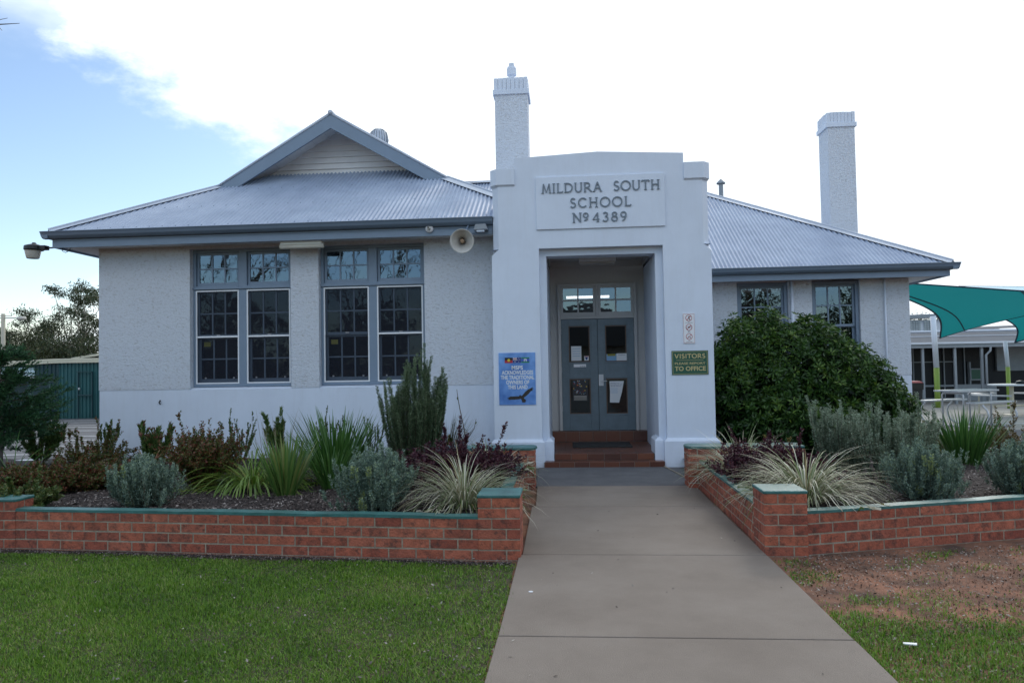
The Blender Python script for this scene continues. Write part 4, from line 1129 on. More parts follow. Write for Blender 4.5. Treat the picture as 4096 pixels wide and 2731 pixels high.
t_ = thing('prohibition_sign', 'tall white sign with three red barred circles for skateboards, bikes and scooters', 'sign', (1.84, PY, 1.9))
m_ = MB(); m_.box(1.756, 1.936, ys, PY-.0005, 1.893, 2.358); m_.build('board', 'sign_white', t_)
m_ = MB()
for (a, b_, c, d) in ((1.763, 1.929, 2.347, 2.350), (1.763, 1.929, 1.901, 1.904), (1.763, 1.766, 1.904, 2.347), (1.926, 1.929, 1.904, 2.347)): m_.box(a, b_, ys-.001, ys-.0003, c, d)
cz = [2.285, 2.140, 1.998]
for z in cz:
    n = 28
    for k in range(n):
        a, b_ = 2*PI*k/n, 2*PI*(k+1)/n
        m_.add([(1.846+r*math.cos(q), ys-.0012, z+r*math.sin(q)) for r, q in ((.050, a), (.050, b_), (.042, b_), (.042, a))], [(0, 1, 2, 3)])
    m_.add([(1.846-.036, ys-.0018, z-.030), (1.846-.030, ys-.0018, z-.036), (1.846+.036, ys-.0018, z+.030), (1.846+.030, ys-.0018, z+.036)], [(0, 1, 2, 3)])
m_.build('barred_circles', 'sign_red', t_)
m_ = MB()
yp = ys-.0009
m_.add([(1.832, yp, 2.305), (1.862, yp, 2.312), (1.866, yp, 2.300), (1.850, yp, 2.292), (1.862, yp, 2.268), (1.870, yp, 2.252), (1.862, yp, 2.250), (1.842, yp, 2.270), (1.848, yp, 2.285), (1.838, yp, 2.296)], [tuple(range(10))])
for cx in (1.824, 1.868):
    n = 14
    for k in range(n):
        a, b_ = 2*PI*k/n, 2*PI*(k+1)/n
        m_.add([(cx+r*math.cos(q), yp, 2.134+r*math.sin(q)) for r, q in ((.016, a), (.016, b_), (.013, b_), (.013, a))], [(0, 1, 2, 3)])
m_.add([(1.824, yp-.0001, 2.134), (1.845, yp-.0001, 2.157), (1.868, yp-.0001, 2.134), (1.846, yp-.0001, 2.137)], [(0, 1, 2, 3)])
m_.box(1.828, 1.831, yp, yp+.0003, 1.985, 2.022); m_.box(1.826, 1.868, yp-.0002, yp+.0001, 1.981, 1.986); m_.box(1.862, 1.872, yp, yp+.0002, 1.975, 1.992)
for s_, a, b_, z in (('NO', 1.834, 1.858, 2.222), ('SKATEBOARDS', 1.792, 1.902, 2.205), ('NO', 1.834, 1.858, 2.079), ('BIKES', 1.824, 1.870, 2.062), ('NO', 1.834, 1.858, 1.930), ('SCOOTERS', 1.802, 1.892, 1.912)):
    text(m_, s_, a, b_, z, z+.010, yp, bold=.01)
m_.build('print', 'ink', t_)

# eave fittings ------------------------------------------------------
t_ = thing('horn_speaker', 'round cream horn loudspeaker hanging under the left eave beside the portico', 'loudspeaker', (-1.62, 11.45, 3.6))
ax = Vector((.10, -1, -.16)).normalized(); c0 = Vector((-1.64, 11.20, 3.56))
m_ = MB(); m_.lathe([(.19, 0), (.187, .006), (.165, -.03), (.125, -.08), (.085, -.13), (.055, -.19), (.04, -.26), (.0, -.26)], c0, ax, 28); m_.lathe([(.19, 0), (.17, -.05), (.13, -.10), (.09, -.15), (.06, -.21), (.05, -.28), (0, -.28)], c0, ax, 28)
m_.build('horn', 'horn', t_, smooth=True)
m_ = MB(); m_.lathe([(.04, -.25), (.036, -.10), (.028, .0), (.026, .012), (.018, .014), (.0, .010)], c0, ax, 14); m_.build('driver', 'horn_rust', t_, smooth=True)
m_ = MB(); m_.tube([c0-ax*.22, c0-ax*.22+Vector((.04, .0, .12)), (-1.58, 11.50, 3.86)], .014, 8); m_.box(-1.70, -1.46, 11.52, 11.542, 3.74, 3.81); m_.build('bracket', 'grey_trim', t_)
t_ = thing('floodlight', 'small grey floodlight on the fascia right of the horn speaker', 'floodlight', (-1.36, 11.42, 3.8))
m_ = MB(); m_.prism_y([(-1.475, 3.765), (-1.255, 3.770), (-1.285, 3.855), (-1.445, 3.85)], 11.36, 11.54); m_.build('housing', 'grey_metal', t_)
m_ = MB(); m_.box(-1.43, -1.31, 11.38, 11.46, 3.735, 3.764); m_.build('sensor', 'white_paint', t_)
t_ = thing('security_camera', 'small round white dome camera on the left fascia', 'camera', (-2.22, 11.42, 3.8))
m_ = MB(); m_.lathe([(.064, 0), (.064, .02), (.055, .05), (.0, .055)], (-2.215, 11.535, 3.83), (0, -1, 0), 18); m_.build('body', 'sign_white', t_, smooth=True)
m_ = MB(); m_.lathe([(.034, .05), (.03, .075), (.015, .085), (0, .087)], (-2.215, 11.535, 3.832), (0, -1, 0), 14); m_.build('lens', 'horn', t_, smooth=True)
m_ = MB(); m_.lathe([(.013, .0), (.012, .01), (0, .012)], (-2.22, 11.45, 3.84), (0, -1, 0), 10); m_.lathe([(.009, .0), (0, .004)], (-2.20, 11.455, 3.815), (0, -1, 0), 10); m_.build('eye', 'black', t_)
t_ = thing('batten_light', 'long cream tube light under the left eave between the windows', 'light', (-4.4, 11.75, 3.65))
m_ = MB(); m_.box(-4.74, -4.04, 11.62, 11.74, 3.66, 3.709); m_.build('base', 'tube_case', t_)
m_ = MB(); m_.tube([(-4.76, 11.68, 3.645), (-4.02, 11.68, 3.645)], .045, 12); m_.build('diffuser', 'tube_case', t_, smooth=True)
t_ = thing('eave_lamp', 'black lamp with bowl diffuser on an arm off the left roof corner', 'lamp', (-9.0, 11.85, 3.6))
m_ = MB(); m_.lathe([(0, .10), (.06, .10), (.15, .07), (.155, .0), (.13, -.01), (0, -.01)], (-9.12, 11.7, 3.72), n=20); m_.box(-9.1, -8.88, 11.64, 11.76, 3.715, 3.79); m_.lathe([(.0, .13), (.03, .13), (.04, .10)], (-9.12, 11.7, 3.72), n=10)
m_.build('housing', 'black', t_, bevel=.01)
m_ = MB(); m_.lathe([(.125, -.011), (.12, -.04), (.10, -.13), (.09, -.145), (0, -.145)], (-9.14, 11.7, 3.72), n=20); m_.build('bowl', 'lamp_glass', t_, smooth=True)
m_ = MB(); m_.tube([(-8.95, 11.7, 3.75), (-8.66, 11.7, 3.75)], .014, 8); m_.tube([(-8.60, 11.7, 3.75), (-8.61, 11.7, 3.69), (-8.55, 11.7, 3.66), (-8.48, 11.7, 3.69), (-8.46, 11.7, 3.75)], .006, 6); m_.build('arm', 'black', t_)

# ------------------------------------------------------------------ plants
def polyline_stems(base, n, rg, br, h, spread, curve, segs=8, hvar=.25):
    """stems from a base disc; spread = lean at the edge (rad), curve = extra bend (neg = turns upward)"""
    A = rg.uniform(0, 2*PI, n); q = np.sqrt(rg.uniform(0, 1, n))
    B = np.stack([np.cos(A)*br*q, np.sin(A)*br*q, np.zeros(n)], 1)+np.array(base)
    lean = spread*q*rg.uniform(.7, 1.15, n); Lg = h*rg.uniform(1-hvar, 1, n)*(1/np.cos(np.clip(lean*.8, 0, 1.1)))**.35
    out = np.stack([np.cos(A), np.sin(A), np.zeros(n)], 1)
    pts = [B]; p = B.copy(); wob = rg.normal(size=(n, 3))*.0
    for i in range(segs):
        th_ = lean+curve*(i/segs); wob = wob*.6+rg.normal(size=(n, 3))*.05
        d = nrm(out*np.sin(th_)[:, None]+np.array([0, 0, 1.])*np.cos(th_)[:, None]+wob)
        p = p+d*(Lg/segs)[:, None]; pts.append(p.copy())
    return np.stack(pts, 1)
def branch_off(P, n, rg, L0, t0=.3, spread=.7, up=.4, segs=5):
    """side shoots leaving polylines P"""
    k, m_ = P.shape[:2]; idx = rg.integers(0, k, n); t = rg.uniform(t0, .98, n)*(m_-1); i = t.astype(int); f = (t-i)[:, None]
    B = P[idx, i]*(1-f)+P[idx, np.minimum(i+1, m_-1)]*f
    T = nrm(P[idx, np.minimum(i+1, m_-1)]-P[idx, i])
    d = nrm(T+nrm(rg.normal(size=(n, 3)))*spread+np.array([0, 0, up]))
    Lg = L0*rg.uniform(.5, 1, n); pts = [B]; p = B.copy()
    for s_ in range(segs):
        d = nrm(d+rg.normal(size=(n, 3))*.08+np.array([0, 0, up*.12])); p = p+d*(Lg/segs)[:, None]; pts.append(p.copy())
    return np.stack(pts, 1)
def leaves_on(P, per, rg, Ll, Lw, t0=.1, angle=.9, tipv=None, v=(0, 1), cup=.15):
    """leaves along polylines; angle = how far they stand off the stem"""
    k, m_ = P.shape[:2]; n = k*per; idx = np.repeat(np.arange(k), per); tt = rg.uniform(t0, 1, n); t = tt*(m_-1.0001); i = t.astype(int); f = (t-i)[:, None]
    a, b_ = P[idx, i], P[idx, i+1]; B = a*(1-f)+b_*f; T = nrm(b_-a)
    o_ = nrm(np.cross(T, nrm(rg.normal(size=(n, 3))))); D = nrm(T*np.cos(angle)+o_*np.sin(angle))
    V, F = leaf_arrays(B, D, Ll*rg.uniform(.7, 1.15, n), Lw*rg.uniform(.75, 1.15, n), rg, cup)
    vals = rg.uniform(v[0], v[1], n)
    if tipv is not None: vals = np.where(tt > tipv[0], rg.uniform(tipv[1], tipv[2], n), vals)
    return V, F, vals
def stems_mesh(P, r0, parent, o_, mt='stem', nmax=60, rg=None):
    mb_ = MB(); k = P.shape[0]
    for i in range(0, k, max(1, k//nmax)):
        m_ = P.shape[1]; mb_.tube([tuple(q) for q in P[i]], [r0*(1-.8*j/(m_-1)) for j in range(m_)], 4, cap=False)
    return mb_.build('stem', mt, parent)
def shrub(name, label, cat, pos, group, parts, stemP, r0=.004, stem_mt='stem', leaf_mt='lf_green_small', nmax=60):
    t_ = thing(name, label, cat, pos, group)
    V, F, v = cat_arrays(parts); npmesh('foliage', V, F, v, leaf_mt, t_, pos)
    stems_mesh(stemP, r0, t_, pos, stem_mt, nmax)
    return t_
def G(x, y): return (x, y, bedz(x, y)-.01)
def rosemary(pos, h, r, n, seed, label, mt='lf_rosemary', asym=0, spread=.30, name='rosemary_bush', group='rosemary bushes'):
    rg = np.random.default_rng(seed)
    P = polyline_stems(pos, n, rg, r*.55, h, spread, -.15, 9, .45)
    Q = branch_off(P, int(n*1.6), rg, h*.42, .08, .16, 1.6)
    parts = [leaves_on(P, int(430*h), rg, .036, .0085, .06, .95, (.7, .35, 1), v=(.0, .75)), leaves_on(Q, int(200*h), rg, .034, .008, .0, .95, (.6, .4, 1), v=(.0, .75))]
    return shrub(name, label, 'shrub', pos, group, parts, P, .006, 'stem', mt, 80)
def westringia(pos, h, r, n, seed, label):
    rg = np.random.default_rng(seed)
    P = polyline_stems(pos, n, rg, r*.35, h*.86, 1.55, -.95, 8, .18)
    Q = branch_off(P, n*6, rg, h*.26, .15, .5, .9)
    for A_ in (P, Q): A_[..., 0] = pos[0]+(A_[..., 0]-pos[0])*.60; A_[..., 1] = pos[1]+(A_[..., 1]-pos[1])*.60
    parts = [leaves_on(P, 40, rg, .026, .007, .1, 1.0, v=(.0, .6)), leaves_on(Q, 44, rg, .026, .008, .0, .9, v=(.15, .85)), ball_fill(pos, h*.56, h*.44, 9000, rg, .03, .009, (0, .5))]
    S = Q[(Q[:, -1, 0] < pos[0]+.05) & (Q[:, -1, 0] > pos[0]-.22) & (Q[:, -1, 1] < pos[1]-.15)][:16]
    if len(S): parts.append(leaves_on(S, 60, rg, .03, .009, 0, .9, v=(.93, 1)))
    return shrub('coastal_rosemary', label, 'shrub', pos, 'grey round shrubs in the garden beds', parts, P, .005, 'stem', 'lf_westringia', 60)
def abelia(pos, h, r, n, seed, label, mt='lf_abelia', spires=6, name='abelia_shrub', group='reddish abelia shrubs', sx=1.0, v=(.0, 1), spread=1.15):
    rg = np.random.default_rng(seed)
    P = polyline_stems(pos, n, rg, r*.3, h*.75, spread, .35, 8, .4)
    P[:, :, 0] = pos[0]+(P[:, :, 0]-pos[0])*sx
    S = polyline_stems(pos, spires, rg, r*.5, h*1.15, .35, .05, 9, .25)
    Q = branch_off(P, n*5, rg, h*.38, .2, .8, .45)
    Q2 = branch_off(S, spires*6, rg, h*.16, .2, .7, .4)
    parts = [leaves_on(P, 40, rg, .034, .020, .1, .9, v=v), leaves_on(Q, 40, rg, .032, .019, .0, .9, v=v), leaves_on(S, 150, rg, .032, .018, .1, .9, v=v), leaves_on(Q2, 30, rg, .030, .018, 0, .9, v=v)]
    return shrub(name, label, 'shrub', pos, group, parts, np.concatenate([P, S[:, :9]]) if P.shape[1] == S[:, :9].shape[1] else P, .005, 'stem', mt, 70)
def leucadendron(pos, h, n, seed, label, red=True, spread=.5, mt='lf_leuc', leaf=(.072, .019), name='leucadendron', per=110):
    rg = np.random.default_rng(seed)
    P = polyline_stems(pos, n, rg, .05, h, spread, -.1, 8, .35)
    Q = branch_off(P, n*3, rg, h*.38, .2, .5, .9)
    tp = (.93, .75, 1) if red else None
    parts = [leaves_on(P, per, rg, leaf[0], leaf[1], .15, .55, tp, v=(0, .75)), leaves_on(Q, per//2, rg, leaf[0]*.95, leaf[1], .05, .55, tp, v=(0, .75))]
    return shrub(name, label, 'shrub', pos, 'upright leafy shrubs by the wall', parts, P, .006, 'stem', mt, 40)
def clump(name, label, cat, pos, n, seed, L0, W, lean, droop, br, mt, group=None, v=(0, 1), segs=7, az=None, lv=.35):
    rg = np.random.default_rng(seed)
    A = rg.uniform(0, 2*PI, n) if az is None else rg.uniform(az[0], az[1], n)
    q = np.sqrt(rg.uniform(0, 1, n)); B = np.stack([np.cos(A)*br*q, np.sin(A)*br*q, np.zeros(n)], 1)+np.array(pos)
    Lg = L0*rg.uniform(1-lv, 1.05, n); ln = lean[0]+(lean[1]-lean[0])*q*rg.uniform(.6, 1.2, n); dr = rg.uniform(droop[0], droop[1], n)
    V, F, idx = blade_arrays(B, A+rg.normal(size=n)*.25, Lg, W*rg.uniform(.7, 1.15, n), ln, dr, rg, segs)
    floor_ = np.where((V[:, 0] > -.44) & (V[:, 0] < 1.60), .04, np.where((V[:, 1] < 6.25+.2*np.maximum(V[:, 0]-1.9, 0)) | ((V[:, 0] > -.58) & (V[:, 0] < 1.74)), .36, pos[2]-.02))
    lo_ = V[:, 2] < floor_; V[:, 2] = np.where(lo_, floor_+.03*rg.uniform(0, 1, len(V)), V[:, 2])
    t_ = thing(name, label, cat, pos, group)
    npmesh('foliage', V, F, rg.uniform(v[0], v[1], n)[idx], mt, t_, pos)
    return t_

def ball_fill(pos, rx, rz, n, rg, Ll, Lw, v):
    """inner twig leaves that close a bush"""
    d = nrm(rg.normal(size=(n, 3)))*rg.uniform(.35, .98, (n, 1)); P_ = np.array(pos)+np.array([0, 0, rz*.95])+d*np.array([rx, rx, rz])
    P_ = P_[P_[:, 2] > pos[2]+.01]; D = nrm(P_-np.array(pos)+rg.normal(size=P_.shape)*.25)
    V, F = leaf_arrays(P_, D, Ll*rg.uniform(.7, 1.2, len(P_)), Lw, rg); return V, F, rg.uniform(v[0], v[1], len(P_))
# left bed
p = G(-8.30, 9.96)
t_ = thing('conifer', 'feathery dark green conifer at the far left of the bed', 'tree', p)
rg = np.random.default_rng(3)
m_ = MB(); m_.tube([(p[0], p[1], p[2]-.05), (p[0]+.02, p[1], .9), (p[0], p[1], 1.9)], [.055, .05, .015], 10); m_.build('trunk', 'bark_grey', t_, smooth=True)
n = 150; hz = rg.uniform(.5, 1.95, n); A = rg.uniform(0, 2*PI, n)
B = np.stack([np.full(n, p[0]), np.full(n, p[1]), hz], 1); Rm = .95*np.clip(1.1-np.abs(hz-.95)/1.25, .3, 1)*rg.uniform(.5, 1.15, n)
pts = [B]; q = B.copy(); d = nrm(np.stack([np.cos(A), np.sin(A), rg.uniform(-.25, .25, n)], 1))
for i in range(6): d = nrm(d+np.array([0, 0, .06])+rg.normal(size=(n, 3))*.06); q = q+d*(Rm/6)[:, None]; pts.append(q.copy())
P = np.stack(pts, 1); Q = branch_off(P, n*16, rg, .22, .25, .40, .02)
Q2 = branch_off(Q, n*30, rg, .09, .1, .55, .05, 3)
V, F, v = cat_arrays([leaves_on(Q, 16, rg, .042, .013, .0, .45, v=(0, .7)), leaves_on(Q2, 7, rg, .036, .010, 0, .35, v=(.2, 1)), ball_fill((p[0], p[1], .50), .36, .45, 3000, rg, .06, .02, (0, .4))])
npmesh('crown', V, F, v, 'lf_conifer', t_, p)
stems_mesh(P, .006, t_, p, 'stem', 80).name = 'branch'
clump('long_grass', 'sparse long arching grass blades around the conifer trunk', 'grass clump', G(-7.2, 8.9), 46, 5, 1.15, .010, (.3, 1.1), (.7, 1.6), .15, 'lf_flax', segs=9)
leucadendron(G(-8.45, 11.0), .72, 20, 21, 'dark green upright shrub behind the mulch, left of the building corner', False, .75)
leucadendron(G(-7.45, 11.2), .62, 9, 22, 'thin dark upright shrub at the building corner', False, .4, leaf=(.04, .016))
abelia(G(-5.95, 8.1), .46, 1.1, 170, 31, 'sprawling red brown shrub left of the grey ball shrub', sx=1.25, spires=3)
abelia(G(-7.0, 10.2), .66, .5, 34, 32, 'small bushy olive shrub with spiky tops before the building corner', spires=7, v=(0, .6))
westringia(G(-4.27, 6.95), .53, .5, 120, 41, 'round grey green shrub in the left bed, nearer the lawn corner')
leucadendron(G(-6.2, 10.4), .60, 20, 42, 'green shrub with red tips against the white wall', True, .45)
abelia(G(-4.42, 8.45), .84, .5, 120, 43, 'tall spiky red brown shrub under the first window', spires=2, spread=.80, sx=.62)
leucadendron(G(-4.98, 10.6), .72, 10, 44, 'thin small leaved shrub below the gap between the windows', False, .42, 'lf_green_small', (.030, .014))
leucadendron(G(-4.45, 10.9), .74, 12, 45, 'willowy green shrub with one tall bare shoot', False, .4)
leucadendron(G(-3.75, 11.0), .68, 10, 46, 'dark small leaved shrub half hidden behind the tall flax', False, .5, 'lf_green_small', (.030, .014))
leucadendron(G(-2.9, 10.4), .62, 8, 47, 'sparse small leaved shrub poking out right of the flax', False, .45, 'lf_green_small', (.028, .013))
clump('daylily', 'floppy light green strappy clump spilling over the mulch', 'strappy plant', G(-3.72, 8.25), 280, 51, 1.02, .019, (.45, 1.25), (1.5, 2.5), .20, 'lf_lily', segs=9)
clump('iris', 'upright yellow green iris clump at the front of the bed', 'strappy plant', G(-3.02, 7.5), 120, 52, .72, .024, (.05, .55), (.0, .35), .10, 'lf_iris')
clump('flax', 'tall dark green sword leaved flax clump by the rosemary', 'strappy plant', G(-2.88, 8.7), 230, 53, .98, .026, (.02, .62), (.0, .45), .20, 'lf_flax')
clump('iris', 'low green iris clump in front of the tall flax', 'strappy plant', G(-2.72, 8.1), 90, 54, .60, .022, (.05, .55), (.1, .5), .12, 'lf_flax')
t_ = clump('dry_stalks', 'thin pale dry stalks standing between the iris and daylily', 'dry plant', G(-3.55, 8.6), 26, 55, .95, .007, (.0, .28), (.0, .5), .28, 'lf_dryblade', segs=7)
clump('dead_flax', 'dead brown bent leaves behind the grey ball shrub', 'dry plant', G(-5.6, 9.2), 14, 56, .85, .016, (.1, .5), (1.0, 2.4), .10, 'lf_brown', segs=9)
rosemary(G(-2.14, 9.8), 1.36, .50, 100, 61, 'tall dark rosemary bush with upright stems before the second window', spread=.33)
clump('brown_grass', 'fine dark olive grass tuft behind the tall rosemary', 'grass clump', G(-1.85, 10.9), 260, 62, .85, .006, (.1, .55), (.2, .8), .12, 'lf_olive')
westringia(G(-1.85, 6.75), .60, .5, 130, 63, 'round grey green shrub in the left bed, nearer the path')
abelia(G(-1.75, 11.0), .42, .3, 22, 64, 'low yellowish shrub between rosemary and porch', 'lf_yellow', 2, 'small_shrub', 'small pale shrubs')
abelia(G(-1.26, 8.15), .66, .8, 180, 65, 'purple leaved shrub left of the path beside the porch', 'lf_purple', 4, 'purple_shrub', 'purple shrubs', sx=1.0)
clump('variegated_grass', 'cream striped arching grass behind the front left pier', 'grass clump', G(-1.02, 6.85), 480, 66, .80, .0095, (.08, 1.05), (1.0, 2.2), .13, 'lf_carex', 'cream striped grasses', segs=8, v=(.15, 1))
clump('variegated_grass', 'cream striped grass mixed through the purple shrub near the porch', 'grass clump', G(-1.0, 8.75), 320, 67, .74, .009, (.1, 1.1), (.7, 1.9), .16, 'lf_carex', 'cream striped grasses', segs=8, v=(.15, 1))
t_ = thing('bare_shoot', 'thin bare twig with a few leaves against the white wall left of porch', 'twig', G(-1.72, 10.2))
m_ = MB(); q0 = (-1.55, 10.2, .5); m_.tube([G(-1.45, 10.2), (-1.50, 10.2, .7), (-1.56, 10.2, 1.0), (-1.585, 10.2, 1.15), (-1.60, 10.2, 1.28)], [.008, .007, .006, .005, .003], 5); m_.tube([(-1.48, 10.2, .55), (-1.36, 10.2, .72), (-1.33, 10.2, .86)], [.005, .004, .003], 5); m_.build('stem', 'bark', t_)
rg = np.random.default_rng(9); Bp = np.array([(-1.59, 10.2, 1.18), (-1.50, 10.2, .68), (-1.52, 10.2, .72), (-1.49, 10.2, .62), (-1.47, 10.2, .65), (-1.35, 10.2, .78)]); V, F = leaf_arrays(Bp, rg.normal(size=(6, 3))+np.array([.8, 0, -.2]), .06, .026, rg); npmesh('foliage', V, F, rg.uniform(0, 1, 6), 'lf_green_small', t_, G(-1.72, 10.2))
abelia(G(-5.35, 6.75), .35, .3, 40, 68, 'low bright green shrub behind the brick pier at far left', 'lf_green_small', 2, 'small_shrub', 'small pale shrubs')

# right bed
t_ = thing('umbrella_tree', 'large rounded dark green glossy shrub beside the porch', 'shrub', (3.75, 12.3, .1))
rg = np.random.default_rng(71)
cen = [((3.2, 12.5, 1.18), (.88, .85, 1.17)), ((3.85, 12.4, 1.10), (1.05, .9, 1.12)), ((4.5, 12.5, .92), (.92, .85, .90)), ((5.05, 12.5, .60), (.62, .7, .62)), ((2.78, 12.2, .95), (.55, .6, .92)), ((3.6, 11.9, .6), (1.1, .6, .65))]
def inside(P, skip, k=.9):
    r = np.zeros(len(P), bool)
    for i, (c, s) in enumerate(cen):
        if i != skip: r |= ((((P-np.array(c))/np.array(s))**2).sum(1) < k)
    return r
rows = []
for i, (c, s) in enumerate(cen):
    n = int(1050*s[0]*s[2]*1.4); d = nrm(rg.normal(size=(n, 3))); d[:, 2] = np.abs(d[:, 2])*np.where(rg.uniform(size=n) < .75, 1, -1)
    k = rg.uniform(.84, 1.06, n)+.07*np.sin(d[:, 0]*9+d[:, 2]*7)+.05*np.sin(d[:, 0]*21+d[:, 1]*17)+.10*(rg.uniform(size=n) < .03)
    Pt = np.array(c)+d*np.array(s)*k[:, None]; ok = ~inside(Pt, i) & (Pt[:, 2] > .12) & (Pt[:, 1] < 14.1)
    rows.append(np.concatenate([Pt[ok], nrm(d[ok]/np.array(s))], 1))
RS = np.concatenate(rows); parts = []
for j in range(8):
    n = len(RS); T = nrm(RS[:, 3:]+np.array([0, 0, .35])+rg.normal(size=(n, 3))*.25); u = nrm(np.cross(T, np.array([.3, .2, 1.]))); w_ = np.cross(T, u); an = 2*PI*j/8+RS[:, 0]*7
    D = nrm(u*np.cos(an)[:, None]+w_*np.sin(an)[:, None]+T*rg.uniform(.05, .55, (n, 1)))
    V, F = leaf_arrays(RS[:, :3]+D*.012, D, rg.uniform(.070, .115, n), rg.uniform(.024, .034, n), rg, .08)
    parts.append((V, F, np.clip(.18+.40*rg.uniform(size=n)+.38*np.sin(RS[:, 0]*23+RS[:, 2]*31)**6*(RS[:, 5] > .1), 0, 1)))
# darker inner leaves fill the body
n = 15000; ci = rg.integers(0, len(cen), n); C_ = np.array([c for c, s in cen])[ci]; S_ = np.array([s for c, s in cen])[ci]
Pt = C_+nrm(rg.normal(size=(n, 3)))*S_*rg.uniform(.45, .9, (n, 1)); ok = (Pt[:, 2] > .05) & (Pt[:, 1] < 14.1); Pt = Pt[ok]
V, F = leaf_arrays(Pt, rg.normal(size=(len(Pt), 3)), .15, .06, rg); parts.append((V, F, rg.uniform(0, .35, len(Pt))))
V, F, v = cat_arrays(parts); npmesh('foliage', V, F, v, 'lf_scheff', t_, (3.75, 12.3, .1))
m_ = MB()
for i in range(16):
    a = rg.uniform(0, 2*PI); c, s = cen[i % len(cen)]
    m_.tube([(3.7+.2*math.cos(a), 12.4+.2*math.sin(a), .0), ((3.7+c[0])/2, 12.4, .5), (c[0]+s[0]*.5*math.cos(a), c[1]+s[1]*.5*math.sin(a), c[2]+.2)], [.03, .022, .01], 6)
m_.build('stem', 'bark_grey', t_)
clump('variegated_grass', 'cream striped grass behind the purple shrub right of the path', 'grass clump', G(2.00, 8.75), 460, 72, .82, .0095, (.1, 1.1), (.7, 1.9), .14, 'lf_carex', 'cream striped grasses', segs=8, v=(.1, 1))
abelia(G(2.12, 7.95), .62, .6, 120, 73, 'purple leaved shrub between the striped grasses right of the path', 'lf_purple', 3, 'purple_shrub', 'purple shrubs')
clump('variegated_grass', 'large cream striped grass fountain behind the right front pier', 'grass clump', G(2.18, 7.0), 520, 74, .84, .010, (.08, 1.05), (1.0, 2.3), .14, 'lf_carex', 'cream striped grasses', segs=8, v=(.15, 1))
abelia(G(2.75, 10.2), .42, .4, 26, 75, 'small yellowish shrub in front of the big glossy shrub', 'lf_yellow', 3, 'small_shrub', 'small pale shrubs')
rosemary(G(3.32, 9.3), .84, .42, 52, 76, 'grey green upright rosemary next to the big glossy shrub', 'lf_rosemary_grey', spread=.34)
rosemary(G(3.62, 8.45), .80, .42, 56, 77, 'dense grey green rosemary in the middle of the right bed', 'lf_rosemary_grey', spread=.36)
rosemary(G(4.15, 9.4), .80, .30, 22, 78, 'thin spiky rosemary before the sword leaved clump', 'lf_rosemary_grey', spread=.30)
clump('flax', 'green sword leaved clump in the right bed before the yard', 'strappy plant', G(5.25, 10.2), 230, 79, .80, .019, (.02, .60), (.0, .35), .22, 'lf_flax')
abelia(G(6.35, 11.0), .72, .4, 34, 80, 'yellow brown shrub at the right edge near the court', 'lf_brown', 5, 'small_shrub', 'small pale shrubs')
abelia(G(5.3, 11.7), .50, .6, 50, 81, 'low yellow leaved shrub behind the sword leaved clump', 'lf_yellow', 4, 'small_shrub', 'small pale shrubs', sx=1.3)
westringia(G(3.38, 7.3), .56, .5, 130, 82, 'round grey green shrub in the right bed, left of its twin')
westringia(G(4.42, 7.45), .58, .5, 130, 83, 'round grey green shrub cut by the right edge of the picture')

# ------------------------------------------------------------------ lawn blades, leaf litter, mulch chips
def noise2(x, y, s, seed):
    r = np.random.default_rng(seed); k = r.uniform(-1, 1, (9, 2))*s; ph = r.uniform(0, 2*PI, 9)
    return sum(np.sin(x*a+y*b+c) for (a, b), c in zip(k, ph))/4.5
def grass_blades(name, label, n, x0, x1, y0, y1, keep, seed, hgt=(.010, .034)):
    rg = np.random.default_rng(seed)
    x = rg.uniform(x0, x1, n); y = y0+(y1-y0)*rg.uniform(0, 1, n)**1.25; k = keep(x, y, rg); x, y = x[k], y[k]; n = len(x)
    A = rg.uniform(0, 2*PI, n); h = rg.uniform(hgt[0], hgt[1], n)*(1+.3*noise2(x, y, 3, 5)+.35*noise2(x, y, 14, 15)); ln = rg.uniform(.1, 1.45, n)
    d = np.stack([np.cos(A)*np.sin(ln), np.sin(A)*np.sin(ln), np.cos(ln)], 1)
    B = np.stack([x, y, np.full(n, .003)], 1); S = np.stack([-np.sin(A), np.cos(A), np.zeros(n)], 1)*(rg.uniform(.0016, .003, n)*(1+.12*y))[:, None]
    V = np.stack([B-S, B+S, B+d*h[:, None]], 1).reshape(-1, 3)
    vals = np.clip(rg.normal(.42, .26, n)+.10*noise2(x, y, 2.2, 8)+.14*noise2(x, y, 9, 18)+.10*(x > -1.9)*(x < 0), 0, 1)
    o = npmesh(name, V, np.arange(3*n).reshape(n, 3), vals, 'lf_grass')
    return struct(o, 'stuff', label, 'grass')
grass_blades('lawn_grass', 'short green lawn grass left of the path, thinner near the path', 380000, -6.6, PX0+.05, 3.0, 6.6,
    lambda x, y, r: (x < PX0+.005+.028*noise2(x*0, y, 9, 21)+.022*r.normal(size=len(x))) & (y < wallY_L(0)+.082*(-.8-0)*0+.082*np.maximum(-.8-x, 0)-.15+.03*noise2(x, y, 12, 4)) & (r.uniform(size=len(x)) < np.clip(1.15-np.clip((x+1.9)/1.6, 0, 1)*.55-.5*np.exp(-((x+.95)**2/.12+(y-5.45)**2/.05))+.25*noise2(x, y, 5, 3), .05, 1)), 91)
